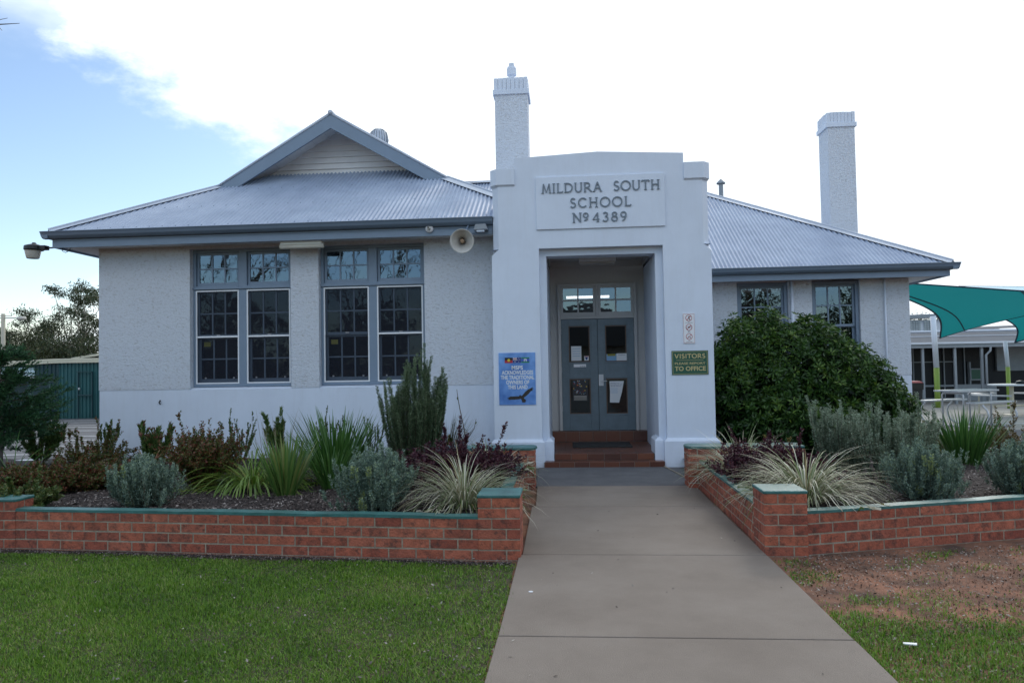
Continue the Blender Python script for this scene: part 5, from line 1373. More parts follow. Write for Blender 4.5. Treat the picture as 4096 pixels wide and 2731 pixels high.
grass_blades('lawn_grass', 'patchy green grass right of the path around bare dirt', 190000, PX1-.05, 6.2, 3.0, 6.9,
    lambda x, y, r: (x > PX1+.02+.03*noise2(x*0, y, 9, 22)-.02*np.abs(r.normal(size=len(x)))) & (y < 6.02+.26*np.maximum(x-1.93, 0)) & (r.uniform(size=len(x)) < np.clip(
        1/(1+np.exp((y-4.72-.22*noise2(x, y, 3, 6)-.10*noise2(x, y, 11, 16))*13))+1.1*np.clip(noise2(x, y, 4, 12)*.7+noise2(x, y, 13, 13)*.6-.16, 0, 1)*(y > 4.3)*np.exp(-np.maximum(x-1.7, 0)*1.4)
        +1.0*np.clip(noise2(x, y, 5, 14)*.6+noise2(x, y, 14, 17)*.6-.20, 0, 1)*np.exp(-np.abs(y-5.75-.2*(x-2))*2.2), 0, 1)), 92)
def scatter(name, label, cat, n, fn, L0, W0, mt, seed, zf, flat=.15):
    rg = np.random.default_rng(seed); x, y = fn(rg, n); n = len(x)
    z = zf(x, y); A = rg.uniform(0, 2*PI, n); D = np.stack([np.cos(A), np.sin(A), rg.normal(size=n)*flat], 1)
    D = nrm(D); S = np.stack([-np.sin(A), np.cos(A), rg.normal(size=n)*flat*1.5], 1)
    Lg = (L0*rg.uniform(.5, 1.3, n))[:, None]; Wd = (W0*rg.uniform(.5, 1.3, n))[:, None]; P = np.stack([x, y, z], 1)
    V = np.stack([P-D*Lg/2, P-S*Wd/2, P+D*Lg/2, P+S*Wd/2], 1).reshape(-1, 3)
    return struct(npmesh(name, V, np.arange(4*n).reshape(n, 4), rg.uniform(0, 1, n)**(1.5 if mt == 'lf_chip' else 1.3), mt), 'stuff', label, cat)
def bedz_np(x, y): return np.array([bedz(a, b) for a, b in zip(x, y)])
def bedL(rg, n):
    x = rg.uniform(-8.5, -.62, n); y = 6.15+(11.8-6.15)*rg.uniform(0, 1, n)**1.6; k = y > wallY_L(0)+.082*np.maximum(-.8-x, 0)+.03; return x[k], y[k]
def bedR(rg, n):
    x = rg.uniform(1.72, 6.6, n); y = 6.2+(12-6.2)*rg.uniform(0, 1, n)**1.6; k = y > 6.31+.29*np.minimum(x-1.93, 2.07)+.0; return x[k], y[k]
scatter('mulch_chips', 'dark shredded bark chips covering the left garden bed', 'mulch', 60000, bedL, .042, .012, 'lf_chip', 93, lambda x, y: bedz_np(x, y)+.006, .25)
scatter('mulch_chips', 'dark shredded bark chips covering the right garden bed', 'mulch', 36000, bedR, .042, .012, 'lf_chip', 94, lambda x, y: bedz_np(x, y)+.006, .25)
def litL(rg, n):
    x = rg.uniform(-5.5, PX0, n); y = rg.uniform(3.2, 6.1, n); k = rg.uniform(size=n) < np.clip(.09+np.exp((x+.5)*.9), 0, 1); return x[k], y[k]
scatter('leaf_litter', 'pale dry leaves scattered over the lawn beside the path', 'dry leaves', 2000, litL, .024, .011, 'lf_dry', 95, lambda x, y: x*0+.022, .5)
def stripL(rg, n):
    x = rg.uniform(-8, PX0-.05, n); y = wallY_L(0)+.082*np.maximum(-.8-x, 0)-.06-np.abs(rg.normal(size=n))*.055; return x, y
scatter('bark_litter', 'dark bark litter along the foot of the left planter wall', 'mulch', 9000, stripL, .03, .008, 'lf_chip', 96, lambda x, y: x*0+.012, .3)
def litR(rg, n):
    x = rg.uniform(PX1+.03, 5.5, n); y = rg.uniform(3.2, 6.9, n); k = (y < 6.15+.22*np.maximum(x-1.93, 0)) & (rg.uniform(size=n) < np.clip(.16+1.1*np.exp(-(6.2+.2*(x-2)-y)*2.1)*(.6+.9*noise2(x, y, 4, 19)), 0.03, 1)); return x[k], y[k]
scatter('leaf_litter', 'grey dry leaves and twigs on the dirt under the right planter wall', 'dry leaves', 24000, litR, .026, .008, 'lf_dry', 97, lambda x, y: x*0+.012, .3)
def litD(rg, n):
    x = rg.uniform(PX1+.04, 5.8, n); y = rg.uniform(4.2, 6.9, n); k = (y < 6.12+.24*np.maximum(x-1.93, 0)) & (rg.uniform(size=n) < .55+.45*noise2(x, y, 5, 31)); return x[k], y[k]
scatter('dirt_crumbs', 'small crumbs of soil, gravel and bark on the bare dirt', 'gravel', 16000, litD, .016, .010, 'lf_dirt', 101, lambda x, y: x*0+.006, .6)
def litP(rg, n):
    return rg.uniform(PX0+.05, PX1-.05, n), rg.uniform(3.4, 9, n)
sc_ = scatter('path_debris', 'a few tiny leaf crumbs lying on the concrete path', 'dry leaves', 44, litP, .022, .012, 'lf_dry', 98, lambda x, y: x*0+.033, .3)
m_ = MB(); m_.lathe([(0, .0), (.016, 0), (.016, .002), (0, .003)], (-.30, 5.10, .030), n=12); tag(m_.build('bottle_cap', 'sign_white'), 'small white disc lying on the path near its left edge', 'litter')
m_ = MB(); m_.prism_z([(1.81, 4.215), (1.875, 4.20), (1.885, 4.225), (1.815, 4.235)], .03, .036); tag(m_.build('paper_scrap', 'paper'), 'crumpled white paper scrap in the grass right of the path', 'litter')

# ------------------------------------------------------------------ trees
def grow(mb, tips, p, d, L_, r, depth, rg, spread=.55, up=.15, kids=(2, 3), shrink=.72, segs=3, n=5, minr=.004):
    pts = [Vector(p)]; rad = [r]; d = Vector(d).normalized()
    for i in range(segs):
        d = (d+Vector(rg.normal(size=3)*.10)+Vector((0, 0, up*.15))).normalized(); pts.append(pts[-1]+d*(L_/segs)); rad.append(max(r*(1-.35*(i+1)/segs), minr))
    mb.tube(pts, rad, n, cap=False)
    if depth == 0: tips.append((pts[-1], d)); return
    if depth <= 2: tips.append((pts[-2], d))
    for k in range(int(rg.integers(kids[0], kids[1]+1))):
        s = Vector(rg.normal(size=3)); s = (s-d*s.dot(d)).normalized()
        grow(mb, tips, pts[-1] if k == 0 else pts[int(rg.integers(1, segs+1))], (d+s*spread*rg.uniform(.6, 1.3)+Vector((0, 0, up))).normalized(), L_*shrink*rg.uniform(.8, 1.15), rad[-1]*.8, depth-1, rg, spread, up, kids, shrink, segs, n, minr)
def gum(pos, h, seed, label, clusters, bark='bark_white', leaf='lf_gum', per=300, cr=.60, group='gum trees behind the shed', ls=(.22, .06), trunk_r=.13):
    """a gum: trunk with limbs running out to given leaf clusters (offset from pos)"""
    rg = np.random.default_rng(seed); t_ = thing('gum_tree', label, 'tree', pos, group); p = Vector(pos)
    mb = MB(); fork = p+Vector((0, 0, h*.38)); mb.tube([p-Vector((0, 0, .3)), p+Vector((.05, 0, h*.2)), fork], [trunk_r, trunk_r*.85, trunk_r*.7], 7, cap=False)
    parts = []
    for (dx, dy, dz, s) in clusters:
        c = p+Vector((dx, dy, dz)); mid = fork.lerp(c, .5)+Vector((0, 0, .12*(c-fork).length))+Vector(rg.normal(size=3)*.12)
        mb.tube([fork, mid, c], [trunk_r*.42, trunk_r*.25, trunk_r*.1], 5, cap=False)
        k = max(4, int(7*s))
        for i in range(k):
            o_ = Vector(rg.normal(size=3)*.55*s); o_.z *= .7; cc = c+o_
            mb.tube([c, cc], [.02, .008], 4, cap=False)
            m1 = int(per*s/ k * 2.2); Q = np.array(cc)+rg.normal(size=(m1, 3))*np.array([cr, cr, cr*.62])*.42*s**.5
            D = rg.normal(size=(m1, 3))+np.array([0, 0, -.9]); V, F = leaf_arrays(Q, D, ls[0]*rg.uniform(.6, 1.2, m1), ls[1], rg); parts.append((V, F, rg.uniform(0, 1, m1)))
    mb.build('trunk', bark, t_); V, F, v = cat_arrays(parts); npmesh('crown', V, F, v, leaf, t_, pos)
    return t_
gum((-32.2, 45, -.25), 6, 101, 'tall slender gum tree with open top nearest the building corner',
    [(-1.5, 0, 7.3, .55), (-.3, 0, 5.9, 1.0), (.5, 0, 4.9, 1.1), (-1.9, 0, 4.5, 1.1), (-.9, .5, 3.8, 1.2), (.4, 0, 3.3, 1.3), (-2.2, 0, 3.0, 1.3), (.9, 0, 6.9, .5), (0.2, 0, 7.2, .45)])
gum((-30.6, 43, -.25), 6, 102, 'gum tree partly hidden behind the corner of the building',
    [(.4, 0, 6.6, .8), (1.3, 0, 5.2, 1.0), (-.2, 0, 6.4, .6), (1.0, 0, 4.0, 1.1), (.0, 0, 3.1, 1.1), (-.7, 0, 2.7, 1.0), (1.8, 0, 6.2, .9)])
gum((-36.0, 46, -.25), 6, 103, 'leaning gum tree in the middle of the row',
    [(-.4, 0, 5.9, .75), (.9, 0, 5.6, .55), (1.6, 0, 4.5, .8), (-1.4, 0, 4.6, .9), (.3, 0, 4.0, 1.2), (1.7, 0, 3.2, 1.3), (-1.0, 0, 3.2, 1.3), (2.8, 0, 2.9, 1.2)])
gum((-39.5, 47, -.25), 5, 104, 'dark dense gum tree behind the light pole',
    [(0, 0, 4.6, 1.3), (1.2, 0, 4.2, 1.3), (-1.2, 0, 4.6, 1.3), (.4, 0, 3.4, 1.5), (-1, 0, 3.0, 1.5), (2.0, 0, 3.1, 1.4), (1.0, 0, 2.2, 1.4)])
for i, (x, y, s) in enumerate(((-35.5, 42, 1.35), (-31.6, 41.5, 1.25), (-28.5, 41, 1.2), (-38.5, 43, 1.4), (-42, 44, 1.4), (-33.5, 43, 1.3))):
    gum((x, y, -.25), 3, 110+i, ['low dark bushy tree left of centre behind the shed', 'low olive bushy tree right above the shed roof', 'low bushy tree hidden behind the school corner', 'low dark tree just right of the light pole', 'low dark tree at the far left edge', 'low bronze green tree behind the shed ridge'][i],
        [(-.9, 0, 2.3*s, 1.3), (.9, 0, 2.2*s, 1.3), (0, 0, 2.7*s, 1.3), (-1.5, 0, 1.5*s, 1.4), (1.5, 0, 1.5*s, 1.4), (0, 0, 1.4*s, 1.6), (0, -.6, .9, 1.5)], 'bark', 'lf_olive' if i in (1, 5) else 'lf_gum', 620, .85, 'low bushy trees behind the shed', (.17, .06), .09)
gum((26.0, 60, -.25), 6, 120, 'distant dark tree showing under the shade sails', [(0, 0, 5.0, 1.4), (1.4, 0, 4.6, 1.3), (-1.3, 0, 4.4, 1.3), (.4, 0, 3.8, 1.4), (2.5, 0, 4.4, 1.2)], 'bark', 'lf_olive', 330, .9, 'distant trees on the right', (.2, .07), .12)
# bare street tree whose twigs reach into the upper left corner
t_ = thing('bare_tree', 'bare winter tree outside the upper left corner, only twig tips showing', 'tree', (-10.2, 7.6, 0))
mb = MB(); tips = []; rg = np.random.default_rng(130)
mb.tube([(-10.2, 7.6, -.1), (-10.1, 7.6, 2.0), (-9.6, 7.8, 3.6), (-8.9, 8.0, 4.9)], [.14, .12, .10, .07], 9, cap=False)
grow(mb, tips, (-8.9, 8.0, 4.9), (.15, .1, 1), 1.3, .05, 4, rg); grow(mb, tips, (-9.6, 7.8, 3.6), (-.9, -.3, .8), 1.3, .06, 4, rg)
TZ = .55
def tz(q): return (q[0]-.05, q[1], q[2]+TZ)
mb.tube([(-8.9, 8.0, 4.9), tz((-7.9, 8.2, 5.2)), tz((-7.1, 8.4, 5.42)), tz((-6.78, 8.5, 5.47))], [.04, .020, .009, .003], 6, cap=False)
for a, b_ in (((-7.1, 8.4, 5.42), (-6.90, 8.45, 5.52)), ((-7.25, 8.35, 5.38), (-7.05, 8.4, 5.31)), ((-7.3, 8.3, 5.6), (-7.0, 8.45, 5.66)), ((-7.5, 8.3, 5.35), (-7.3, 8.3, 5.6)), ((-7.05, 8.4, 5.43), (-6.93, 8.4, 5.34)), ((-7.35, 8.3, 5.4), (-7.15, 8.35, 5.28))):
    a, b_ = tz(a), tz(b_); mb.tube([a, tuple((np.array(a)+np.array(b_))/2+np.array([0, 0, .02])), b_], [.006, .004, .0025], 5, cap=False)
mb.build('trunk', 'bark', t_)
# street side behind the photographer (seen only as reflections in the glass)
for i, (x, y, h, lab) in enumerate(((-11.5, -13, 2.6, 'bare street tree across from the left wing'), (-18, -12, 2.8, 'bare street tree far left behind the photographer'), (-5, -17, 2.6, 'bare street tree in line with the porch'), (9, -15, 2.7, 'bare street tree opposite the right wing'))):
    t_ = thing('street_tree', lab, 'tree', (x, y, 0), 'bare street trees behind the photographer'); mb = MB(); rg = np.random.default_rng(140+i)
    mb.tube([(x, y, -.1), (x+.1, y, 1.5), (x, y, 2.8)], [.28, .24, .20], 8, cap=False); tips = []
    for k in range(4):
        a = 2*PI*k/4+.4; grow(mb, tips, (x, y, 2.6+.1*k), (math.cos(a)*.7, math.sin(a)*.7, 1), h, .13, 4, rg, .55, .12, (2, 3), .74, 3, 4, .012)
    mb.build('trunk', 'bark', t_)
t_ = thing('street_house', 'brown roofed house across the street behind the photographer', 'house', (-1, -30, 0))
mb = MB(); mb.box(-9, 7, -36, -29, 0, 3.0); mb.build('wall', 'cream_wall', t_)
mb = MB(); mb.add([(-10, -28.3, 2.9), (8, -28.3, 2.9), (8, -36.7, 2.9), (-10, -36.7, 2.9), (-6, -32.5, 5.4), (4, -32.5, 5.4)], [(0, 4, 5, 1), (1, 5, 2), (2, 5, 4, 3), (3, 4, 0), (0, 1, 2, 3)]); mb.build('roof', 'brown_roof', t_)
for i, (x, y) in enumerate(((-24, -26), (-16, -30), (14, -27), (22, -30), (-34, -24))):
    gum((x, y, 0), 5, 150+i, ['leafy tree across the street, far left', 'leafy tree beside the street house', 'leafy tree right of the street house', 'leafy tree across the street, far right', 'leafy tree at the end of the street'][i],
        [(-1.2, 0, 3.6, 1.8), (1.3, 0, 3.8, 1.8), (0, 0, 5.2, 1.8), (0, 1, 2.4, 2.0), (-2, 0, 2.2, 1.8), (2, 0, 2.2, 1.8)], 'bark', 'lf_gum', 170, 1.1, 'leafy street trees behind the photographer', (.42, .2), .2)

def at(px, py, Y):       # a sight line of the photograph met at distance Y
    d = Fw+R2*((px-2048)/2900)-U2*((py-1365.5)/2900)
    return Vector((0, 0, 1.61))+d*(Y/d.y)
# ------------------------------------------------------------------ left background
t_ = thing('storage_shed', 'teal corrugated metal shed with cream gutter across the yard', 'shed', (-20.6, 27.8, -.25))
def corr_wall(mb, x0, y0, x1, y1, z0, z1, pitch=.15, amp=.024, z1b=None):
    Lw = math.hypot(x1-x0, y1-y0); ux, uy = (x1-x0)/Lw, (y1-y0)/Lw; n = int(Lw/pitch*8); P = []
    for i in range(n+1):
        s = Lw*i/n; h = amp*(1 if math.cos(2*PI*s/pitch) > .2 else -1)*min(1, abs(math.cos(2*PI*s/pitch)-.2)*3)
        zt_ = z1 if z1b is None else z1+(z1b-z1)*i/n
        P += [(x0+ux*s+uy*h, y0+uy*s-ux*h, z0), (x0+ux*s+uy*h, y0+uy*s-ux*h, zt_)]
    mb.add(P, [(2*i, 2*i+2, 2*i+3, 2*i+1) for i in range(n)])
mb = MB(); corr_wall(mb, -20.60, 27.85, -12.0, 28.6, -.25, 2.03); mb.build('front_wall', 'teal_metal', t_)
mb = MB(); corr_wall(mb, -26.5, 26.6, -20.60, 27.85, -.25, 1.78, z1b=2.0); mb.build('side_wall', 'teal_metal_dark', t_)  # shade on this side is put into the darker teal colour
mb = MB(); mb.add([(-20.7, 27.7, 2.12), (-12, 28.45, 2.12), (-12, 36, 2.06), (-22, 36, 2.0), (-27, 26.4, 1.86)], [(0, 1, 2, 3), (0, 3, 4)]); mb.build('roof', 'cream', t_)
mb = MB(); mb.tube([(-27, 26.42, 1.86), (-20.72, 27.72, 2.135), (-12, 28.47, 2.15)], .05, 6)
for (a, b_, z0, z1) in (((-27, 26.4), (-20.7, 27.68), 1.85, 2.13), ((-20.7, 27.68), (-12, 28.43), 2.13, 2.14)):
    mb.add([(a[0], a[1], z0-.13), (b_[0], b_[1], z1-.13), (b_[0], b_[1], z1+.03), (a[0], a[1], z0+.03)], [(0, 1, 2, 3)])
mb.build('gutter', 'cream', t_)
mb = MB()
for (a, b_, z0, z1) in ((-19.84, -19.20, 1.62, 1.65), (-19.80, -19.18, .68, .72)): mb.box(a, b_, 27.80, 27.87, z0, z1)
mb.box(-19.80, -19.775, 27.82, 27.88, -.22, 1.62); mb.box(-19.235, -19.21, 27.86, 27.92, -.22, 1.62)
d_ = mb.build('door', 'teal_metal_dark', t_)
mb = MB(); mb.box(-19.77, -19.70, 27.80, 27.84, .92, 1.0); mb.build('lock', 'alu', d_)
t_ = thing('yard_gate', 'dark mesh gate with pale rails leaning beside the shed', 'gate', (-21.6, 27.3, -.25))
mb = MB()
for z in (-.12, 1.02): mb.tube([(-22.6, 26.95, z), (-21.05, 27.35, z+.03)], .022, 6)
mb.build('rail', 'cream', t_)
mb = MB(); mb.box(-21.06, -20.96, 27.3, 27.4, -.25, 1.15); mb.box(-22.7, -22.6, 26.85, 26.95, -.25, 1.15); mb.add([(-22.6, 26.97, -.1), (-21.06, 27.37, -.1), (-21.06, 27.37, 1.0), (-22.6, 26.97, 1.0)], [(0, 1, 2, 3)]); mb.build('mesh_panel', 'teal_metal_dark', t_)
t_ = thing('roof_shelter', 'small shelter with pale teal metal roof behind the conifer', 'shelter', (-18.6, 22, -.25))
mb = MB(); mb.add([(-17.10, 22, 1.54), (-20.6, 21.6, 1.54), (-20.6, 23.5, 1.80), (-18.3, 23.5, 1.80)], [(0, 1, 2, 3)]); mb.build('roof', 'teal_roof', t_)
mb = MB(); mb.box(-20.6, -17.08, 21.94, 21.99, 1.46, 1.54); mb.build('gutter', 'white_alu', t_)
mb = MB(); mb.box(-17.35, -17.28, 22.0, 22.07, -.25, 1.46); mb.box(-20.5, -20.43, 22.0, 22.07, -.25, 1.46); mb.build('post', 'teal_metal_dark', t_)
mb = MB(); mb.box(-20.5, -17.3, 22.9, 22.95, -.25, 1.40); mb.build('back_wall', 'teal_metal_dark', t_)
t_ = thing('cream_building', 'cream roofed building just visible above the shed roof', 'building', (-20, 40, -.25))
mb = MB(); mb.box(-26, -14, 40, 46, -.25, 1.9); mb.build('wall', 'cream_wall', t_)
mb = MB(); A0, B0 = at(285, 1430, 39.5), at(430, 1408, 39.5)
mb.add([A0, B0, B0+Vector((6, 0, .9)), B0+Vector((6, 6, .9)), A0+Vector((0, 6, 0)), A0-Vector((0, 0, .12)), B0-Vector((0, 0, .14)), B0+Vector((6, 0, .75))], [(0, 1, 2, 3, 4), (5, 6, 1, 0), (6, 7, 2, 1)]); mb.build('roof', 'cream', t_)
t_ = thing('light_pole', 'pale timber power pole with a street light, far left', 'light pole', (-31.4, 38, -.25))
mb = MB(); mb.tube([(-31.42, 38, -.25), (-31.42, 38, 4.95)], [.13, .10], 8); mb.build('pole', 'pole_wood', t_, smooth=True)
mb = MB(); mb.tube([(-31.9, 38, 4.72), (-30.5, 38, 4.70)], .03, 6); mb.tube([(-32.2, 38, 4.85), (-30.9, 38, 4.82)], .02, 6); mb.build('arm', 'grey_metal', t_)
mb = MB(); mb.lathe([(0, -.13), (.18, -.10), (.26, 0), (.2, .08), (0, .10)], (-30.35, 38, 4.68), n=12); mb.build('lamp_head', 'lamp_glass', t_, smooth=True)

# ------------------------------------------------------------------ right background
def sail(name, label, P0, P1, P2, P3, mt, sag=.09, seams=(.12, .75), twist=0):
    """shade sail: corners P0 P1 P2 P3, edges scalloped inward"""
    t_ = thing(name, label, 'shade sail', P0, 'teal shade sails' if mt == 'shade_cloth' else None)
    P = [Vector(q) for q in (P0, P1, P2, P3)]; n = 20; C_ = sum(P, Vector())/4
    def S(u, v):     # u along P0->P3 (and P1->P2), v along P0->P1
        su = sag*math.sin(PI*v); sv = sag*.35*math.sin(PI*u)
        uu = su+u*(1-su*1.6); vv = sv*0+v*(1-sv*.9)
        return (P[0]*(1-uu)*(1-vv)+P[3]*uu*(1-vv)+P[1]*(1-uu)*vv+P[2]*uu*vv)
    V = [S(i/n, j/n) for j in range(n+1) for i in range(n+1)]
    mb = MB(); mb.add(V, [(j*(n+1)+i, j*(n+1)+i+1, (j+1)*(n+1)+i+1, (j+1)*(n+1)+i) for j in range(n) for i in range(n)]); mb.build('cloth', mt, t_, smooth=True)
    mb = MB(); r_ = .028
    mb.tube([S(i/n, 0) for i in range(n+1)], r_*.7, 5); mb.tube([S(i/n, 1) for i in range(n+1)], r_*.7, 5); mb.tube([S(0, j/n) for j in range(n+1)], r_, 5); mb.tube([S(1, j/n) for j in range(n+1)], r_, 5)
    mb.build('edge_rope', 'sail_edge', t_)
    if seams:
        mb = MB()
        for u0, u1 in seams: mb.tube([S(u0+(u1-u0)*j/n, j/n)+Vector((0, -.02, -.01)) for j in range(n+1)], r_*.7, 5)
        mb.build('seam', 'sail_edge', t_)
    return t_
def q8(x, y, Y): return at(3400+.4145*x, 1050+.4145*y, Y)
sail('shade_sail', 'large teal shade sail stretched from behind the school to the nearer post', q8(60, 168, 20), q8(868, 728, 27.7), q8(2250, 385, 25), q8(2250, 315, 19), 'shade_cloth', .17, ((.02, .20), (.74, .86)))
sail('shade_sail', 'second teal shade sail tied to the farther post at the right edge', q8(1380, 500, 28), q8(1592, 772, 27), q8(2300, 620, 26), q8(2300, 420, 23), 'shade_cloth', .16, ())
sail('pale_shade_sail', 'pale blue shade sail glimpsed above the teal one', q8(1050, 228, 40), q8(1300, 262, 38), q8(2200, 330, 38), q8(2200, 236, 42), 'pale_blue_sail', .02, ())
for i, (x, y, r, zt_, zl, lab) in enumerate(((13.58, 28.1, .095, 3.15, 1.23, 'white and lime green sail post beside the wheelie bin'), (15.585, 27.2, .068, 2.16, 1.235, 'white and lime green sail post at the right edge behind the round table'))):
    t_ = thing('sail_post', lab, 'post', (x, y, -.25), 'sail posts')
    mb = MB(); mb.tube([(x-.0, y, zl), (x-.06, y, zt_)], r, 14); mb.build('upper_post', 'post_white', t_, smooth=True)
    mb = MB(); mb.tube([(x, y, -.25), (x, y, zl)], r, 14); mb.build('lower_post', 'lime', t_, smooth=True)
t_ = thing('wheelie_bin', 'black wheelie bin with red lid and black liner bag by the post', 'bin', (12.0, 26.6, -.25))
bx, by = 12.0, 26.6
mb = MB(); mb.prism_z([(bx-.20, by-.22), (bx+.20, by-.22), (bx+.20, by+.22), (bx-.20, by+.22)], -.17, .72, poly2=[(bx-.26, by-.27), (bx+.26, by-.27), (bx+.26, by+.27), (bx-.26, by+.27)]); mb.build('body', 'bin_black', t_, bevel=.02)
mb = MB(); mb.prism_z([(bx-.275, by-.285), (bx+.275, by-.285), (bx+.275, by+.285), (bx-.275, by+.285)], .50, .735, poly2=[(bx-.28, by-.29), (bx+.28, by-.29), (bx+.28, by+.29), (bx-.28, by+.29)]); mb.build('liner_bag', 'bag', t_, bevel=.02)
mb = MB(); mb.prism_z([(bx-.28, by-.30), (bx+.28, by-.30), (bx+.28, by+.28), (bx-.28, by+.28)], .737, .80, poly2=[(bx-.20, by-.20), (bx+.20, by-.20), (bx+.20, by+.22), (bx-.20, by+.22)]); mb.build('lid', 'bin_red', t_, bevel=.01)
for s in (-1, 1):
    mb = MB(); mb.lathe([(0, -.025), (.09, -.025), (.1, 0), (.09, .025), (0, .025)], (bx+.2*s, by+.2, -.15), (1, 0, 0), 14); mb.build('wheel', 'rubber', t_)
# aluminium picnic table, bent-pipe frames
tx, ty, ta = 10.6, 20.4, R(24)
t_ = thing('picnic_table', 'aluminium picnic table with two plank benches on bent pipe frames', 'picnic table', (tx, ty, -.25), None, ta)
def local(mbx, name, mt, parent, smooth=False): return mbx.build(name, mt, parent, smooth, 0, False)
mb = MB()
for k in range(3): mb.box(-.75, .75, -.36+.245*k, -.13+.245*k, .945, .985)
local(mb, 'tabletop', 'alu', t_)
for s in (-1, 1):
    mb = MB(); mb.box(-.75, .75, s*.70-.13, s*.70+.13, .66, .70); local(mb, 'bench', 'alu', t_)
for x in (-.5, .5):
    mb = MB(); rr = .024
    def arcp(y0, z0, r, a0, a1, n=6): return [(x, y0+r*math.cos(R(a0+(a1-a0)*i/n)), z0+r*math.sin(R(a0+(a1-a0)*i/n))) for i in range(n+1)]
    mb.tube([(x, -.30, .03)]+arcp(-.22, .82, .09, 180, 90)+arcp(.22, .82, .09, 90, 0)+[(x, .30, .03)], rr, 8)
    mb.tube([(x, -.85, .64)]+arcp(-.70, .34, .30, 120, 270)+arcp(.70, .34, .30, -90, 60)+[(x, .85, .64)], rr, 8)
    local(mb, 'pipe_frame', 'alu', t_, True)
def round_table(x, y, lab, s=1.0):
    t_ = thing('round_table', lab, 'picnic table', (x, y, -.25), 'round white outdoor tables')
    mb = MB(); mb.lathe([(0, .93), (.62*s, .93), (.65*s, .95), (.64*s, .975), (0, .975)], (0, 0, 0), n=28); local(mb, 'tabletop', 'post_white', t_, False)
    mb = MB(); mb.lathe([(.06, 0), (.06, .93)], (0, 0, 0), n=12); mb.lathe([(.25, 0), (.25, .02), (.06, .04)], (0, 0, 0), n=14); local(mb, 'pedestal', 'cream', t_)
    for k in range(4):
        a = PI/2*k+.5; m2 = MB(); pts_o = [((1.05+.15)*math.cos(a+q), (1.05+.15)*math.sin(a+q)) for q in np.linspace(-.55, .55, 8)]; pts_i = [((1.05-.15)*math.cos(a+q), (1.05-.15)*math.sin(a+q)) for q in np.linspace(.55, -.55, 8)]
        m2.prism_z(pts_o+pts_i, .63, .67); local(m2, 'bench', 'alu', t_)
        m2 = MB(); m2.tube([(1.05*math.cos(a), 1.05*math.sin(a), 0), (1.05*math.cos(a), 1.05*math.sin(a), .63)], .025, 8); m2.tube([(.05*math.cos(a), .05*math.sin(a), .3), (1.05*math.cos(a), 1.05*math.sin(a), .3)], .02, 6); local(m2, 'bench_leg', 'cream', t_)
round_table(13.95, 24.2, 'round white table with curved benches under the sails')
round_table(17.2, 25.5, 'farther round white table cut off by the right edge')
mb = MB(); mb.lathe([(0, .0), (.14, 0), (.17, .05), (.12, .1), (0, .11)], (14.25, 24.2, .727), n=12); tag(mb.build('black_bag', 'bag', smooth=True), 'small black bag lying on the round white table', 'bag')
# classroom block with verandah
t_ = thing('verandah_block', 'low classroom block with grey verandah roof behind the tables', 'building', (18, 32, -.25))
FY = 30.0
mb = MB(); mb.box(9, 34, FY, FY+.06, 1.99, 2.19); mb.build('fascia', 'grey_metal', t_)
mb = MB(); mb.add([(9, FY+.02, 2.2), (34, FY+.02, 2.2), (34, 33.5, 2.72), (9, 33.5, 2.72)], [(0, 1, 2, 3)]); mb.add([(9, FY+.05, 2.0), (34, FY+.05, 2.0), (34, 32.4, 2.1), (9, 32.4, 2.1)], [(0, 1, 2, 3)])
mb.build('roof', 'roof_grey', t_)
mb = MB(); mb.box(9, 34, FY-.08, FY-.002, 2.14, 2.215); mb.tube([(9, 33.5, 2.76), (34, 33.5, 2.76)], .06, 6); mb.box(9, 34, 31.8, 31.86, 2.49, 2.52); mb.build('gutter', 'post_white', t_)
for i, x in enumerate((12.6, 14.05, 15.28, 16.30, 18.4, 20.5)):
    mb = MB(); mb.box(x-.045, x+.045, FY+.10, FY+.19, -.25, 1.99); mb.build('verandah_post', 'grey_metal', t_)
mb = MB(); mb.tube([(16.55, FY-.03, 2.0), (16.55, FY-.02, 1.85), (16.38, FY-.02, 1.68), (16.38, FY-.02, -.2)], .045, 8); mb.build('downpipe', 'grey_metal', t_, smooth=True)
mb = MB(); mb.box(9, 34, 32.4, 32.6, -.25, 2.1); mb.build('back_wall', 'dark_glass', t_)
mb = MB()
xx = 13.0
while xx < 17.0:
    mb.box(xx-.02, xx+.02, 32.32, 32.38, -.2, 2.05); xx += .42
mb.box(13.2, 16.3, 32.31, 32.375, .36, .44); mb.box(13.2, 16.3, 32.31, 32.375, -.25, -.12); mb.box(13.2, 16.3, 32.31, 32.375, 1.40, 1.44)
mb.build('window_bars', 'grey_metal', t_)
mb = MB(); mb.box(16.4, 18.0, 32.25, 32.37, -.25, .45); mb.box(18.05, 19.6, 32.25, 32.37, 1.0, 2.05); mb.box(16.9, 16.96, 32.2, 32.36, .45, 1.4); mb.build('wall_panel', 'grey_metal', t_)
mb = MB(); 
for x in (13.42, 13.76): mb.box(x-.035, x+.035, 32.24, 32.30, -.2, 1.4)
mb.box(13.46, 13.72, 32.24, 32.30, .30, .40); mb.box(13.46, 13.72, 32.24, 32.30, -.2, -.12); mb.build('lime_door', 'lime', t_)
mb = MB(); mb.box(13.35, 13.75, 31.3, 31.4, 1.90, 1.95); mb.build('lamp', 'lit_lamp_warm', t_)
mb = MB(); mb.box(16.9, 17.4, 32.15, 32.2, .62, 1.12); f_ = mb.build('notice_board', 'grey_metal', t_); mb = MB(); mb.box(16.95, 17.35, 32.14, 32.148, .67, 1.07); mb.build('notice', 'sign_green', f_)
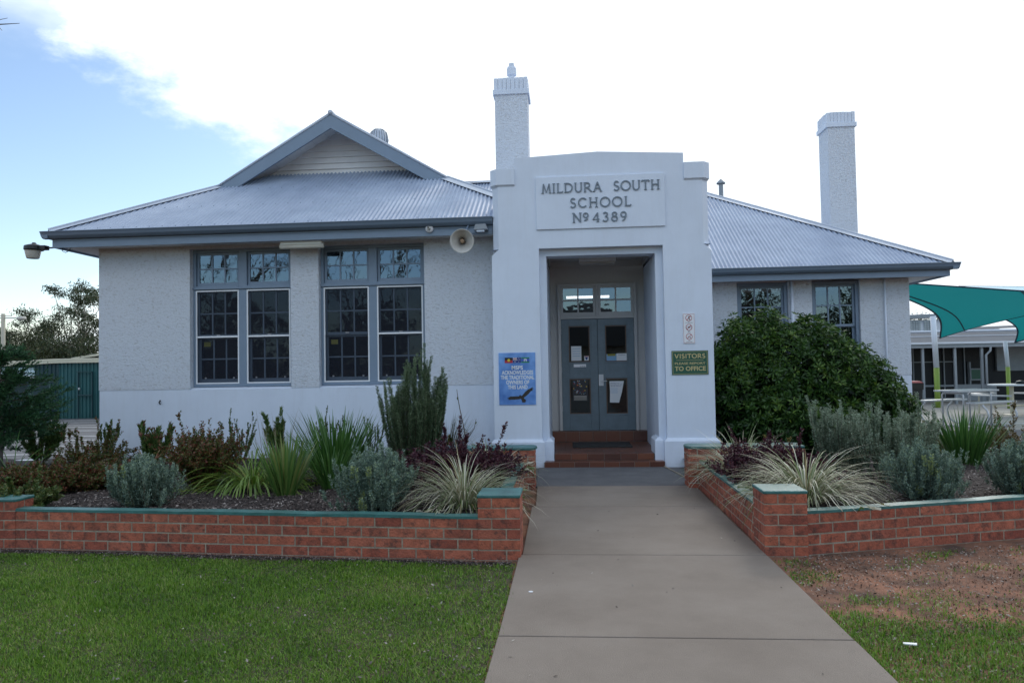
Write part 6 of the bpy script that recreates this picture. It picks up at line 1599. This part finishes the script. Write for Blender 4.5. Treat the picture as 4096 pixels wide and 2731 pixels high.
t_ = thing('two_storey_block', 'pale two storey block with barred windows behind the verandah roof', 'building', (18, 37, -.25))
mb = MB(); mb.box(13, 17.8, 36.2, 44, -.25, 3.42); mb.build('wall', 'post_white', t_)
mb = MB(); mb.add([(12.8, 35.9, 3.40), (18.1, 35.9, 3.52), (18.1, 44, 3.8), (12.8, 44, 3.6), (12.8, 35.9, 3.58), (18.1, 35.9, 3.70), (18.1, 44, 3.95), (12.8, 44, 3.8)], [(0, 1, 5, 4), (4, 5, 6, 7), (1, 2, 6, 5), (3, 2, 1, 0)]); mb.build('roof', 'grey_metal', t_)
for a, b_ in ((16.34, 16.80), (16.98, 17.45), (15.5, 16.1)):
    mb = MB(); mb.box(a, b_, 36.14, 36.19, 2.72, 3.36); wn = mb.build('window', 'blind', t_)
    m2 = MB()
    for k in range(1, 4): m2.box(a+(b_-a)*k/4-.006, a+(b_-a)*k/4+.006, 36.12, 36.138, 2.72, 3.36)
    for k in range(1, 6): m2.box(a, b_, 36.10, 36.118, 2.72+.64*k/6-.005, 2.72+.64*k/6+.005)
    m2.build('window_bars', 'grey_metal', wn)
t_ = thing('clerestory_block', 'long low building with stepped metal roofs under the shade sails', 'building', (25, 40, -.25))
mb = MB(); mb.box(17.9, 40, 38, 46, -.25, 2.9); mb.build('wall', 'grey_metal', t_)
mb = MB(); mb.add([(17.9, 37, 2.62), (40, 37, 2.95), (40, 40, 3.25), (17.9, 40, 2.95)], [(0, 1, 2, 3)]); mb.add([(19.6, 41, 3.02), (40, 41, 3.55), (40, 46, 3.8), (19.6, 46, 3.3)], [(0, 1, 2, 3)]); mb.build('roof', 'roof_grey', t_)
mb = MB(); mb.box(18.2, 19.9, 39.5, 40.8, 2.75, 3.05); mb.box(20.0, 20.3, 39.2, 39.6, 2.7, 3.35); mb.tube([(18.6, 38, 2.7), (18.6, 38, 3.1)], .05, 6); mb.box(20.6, 22.3, 39.5, 40.2, 2.85, 3.05); mb.build('roof_plant', 'grey_metal', t_)
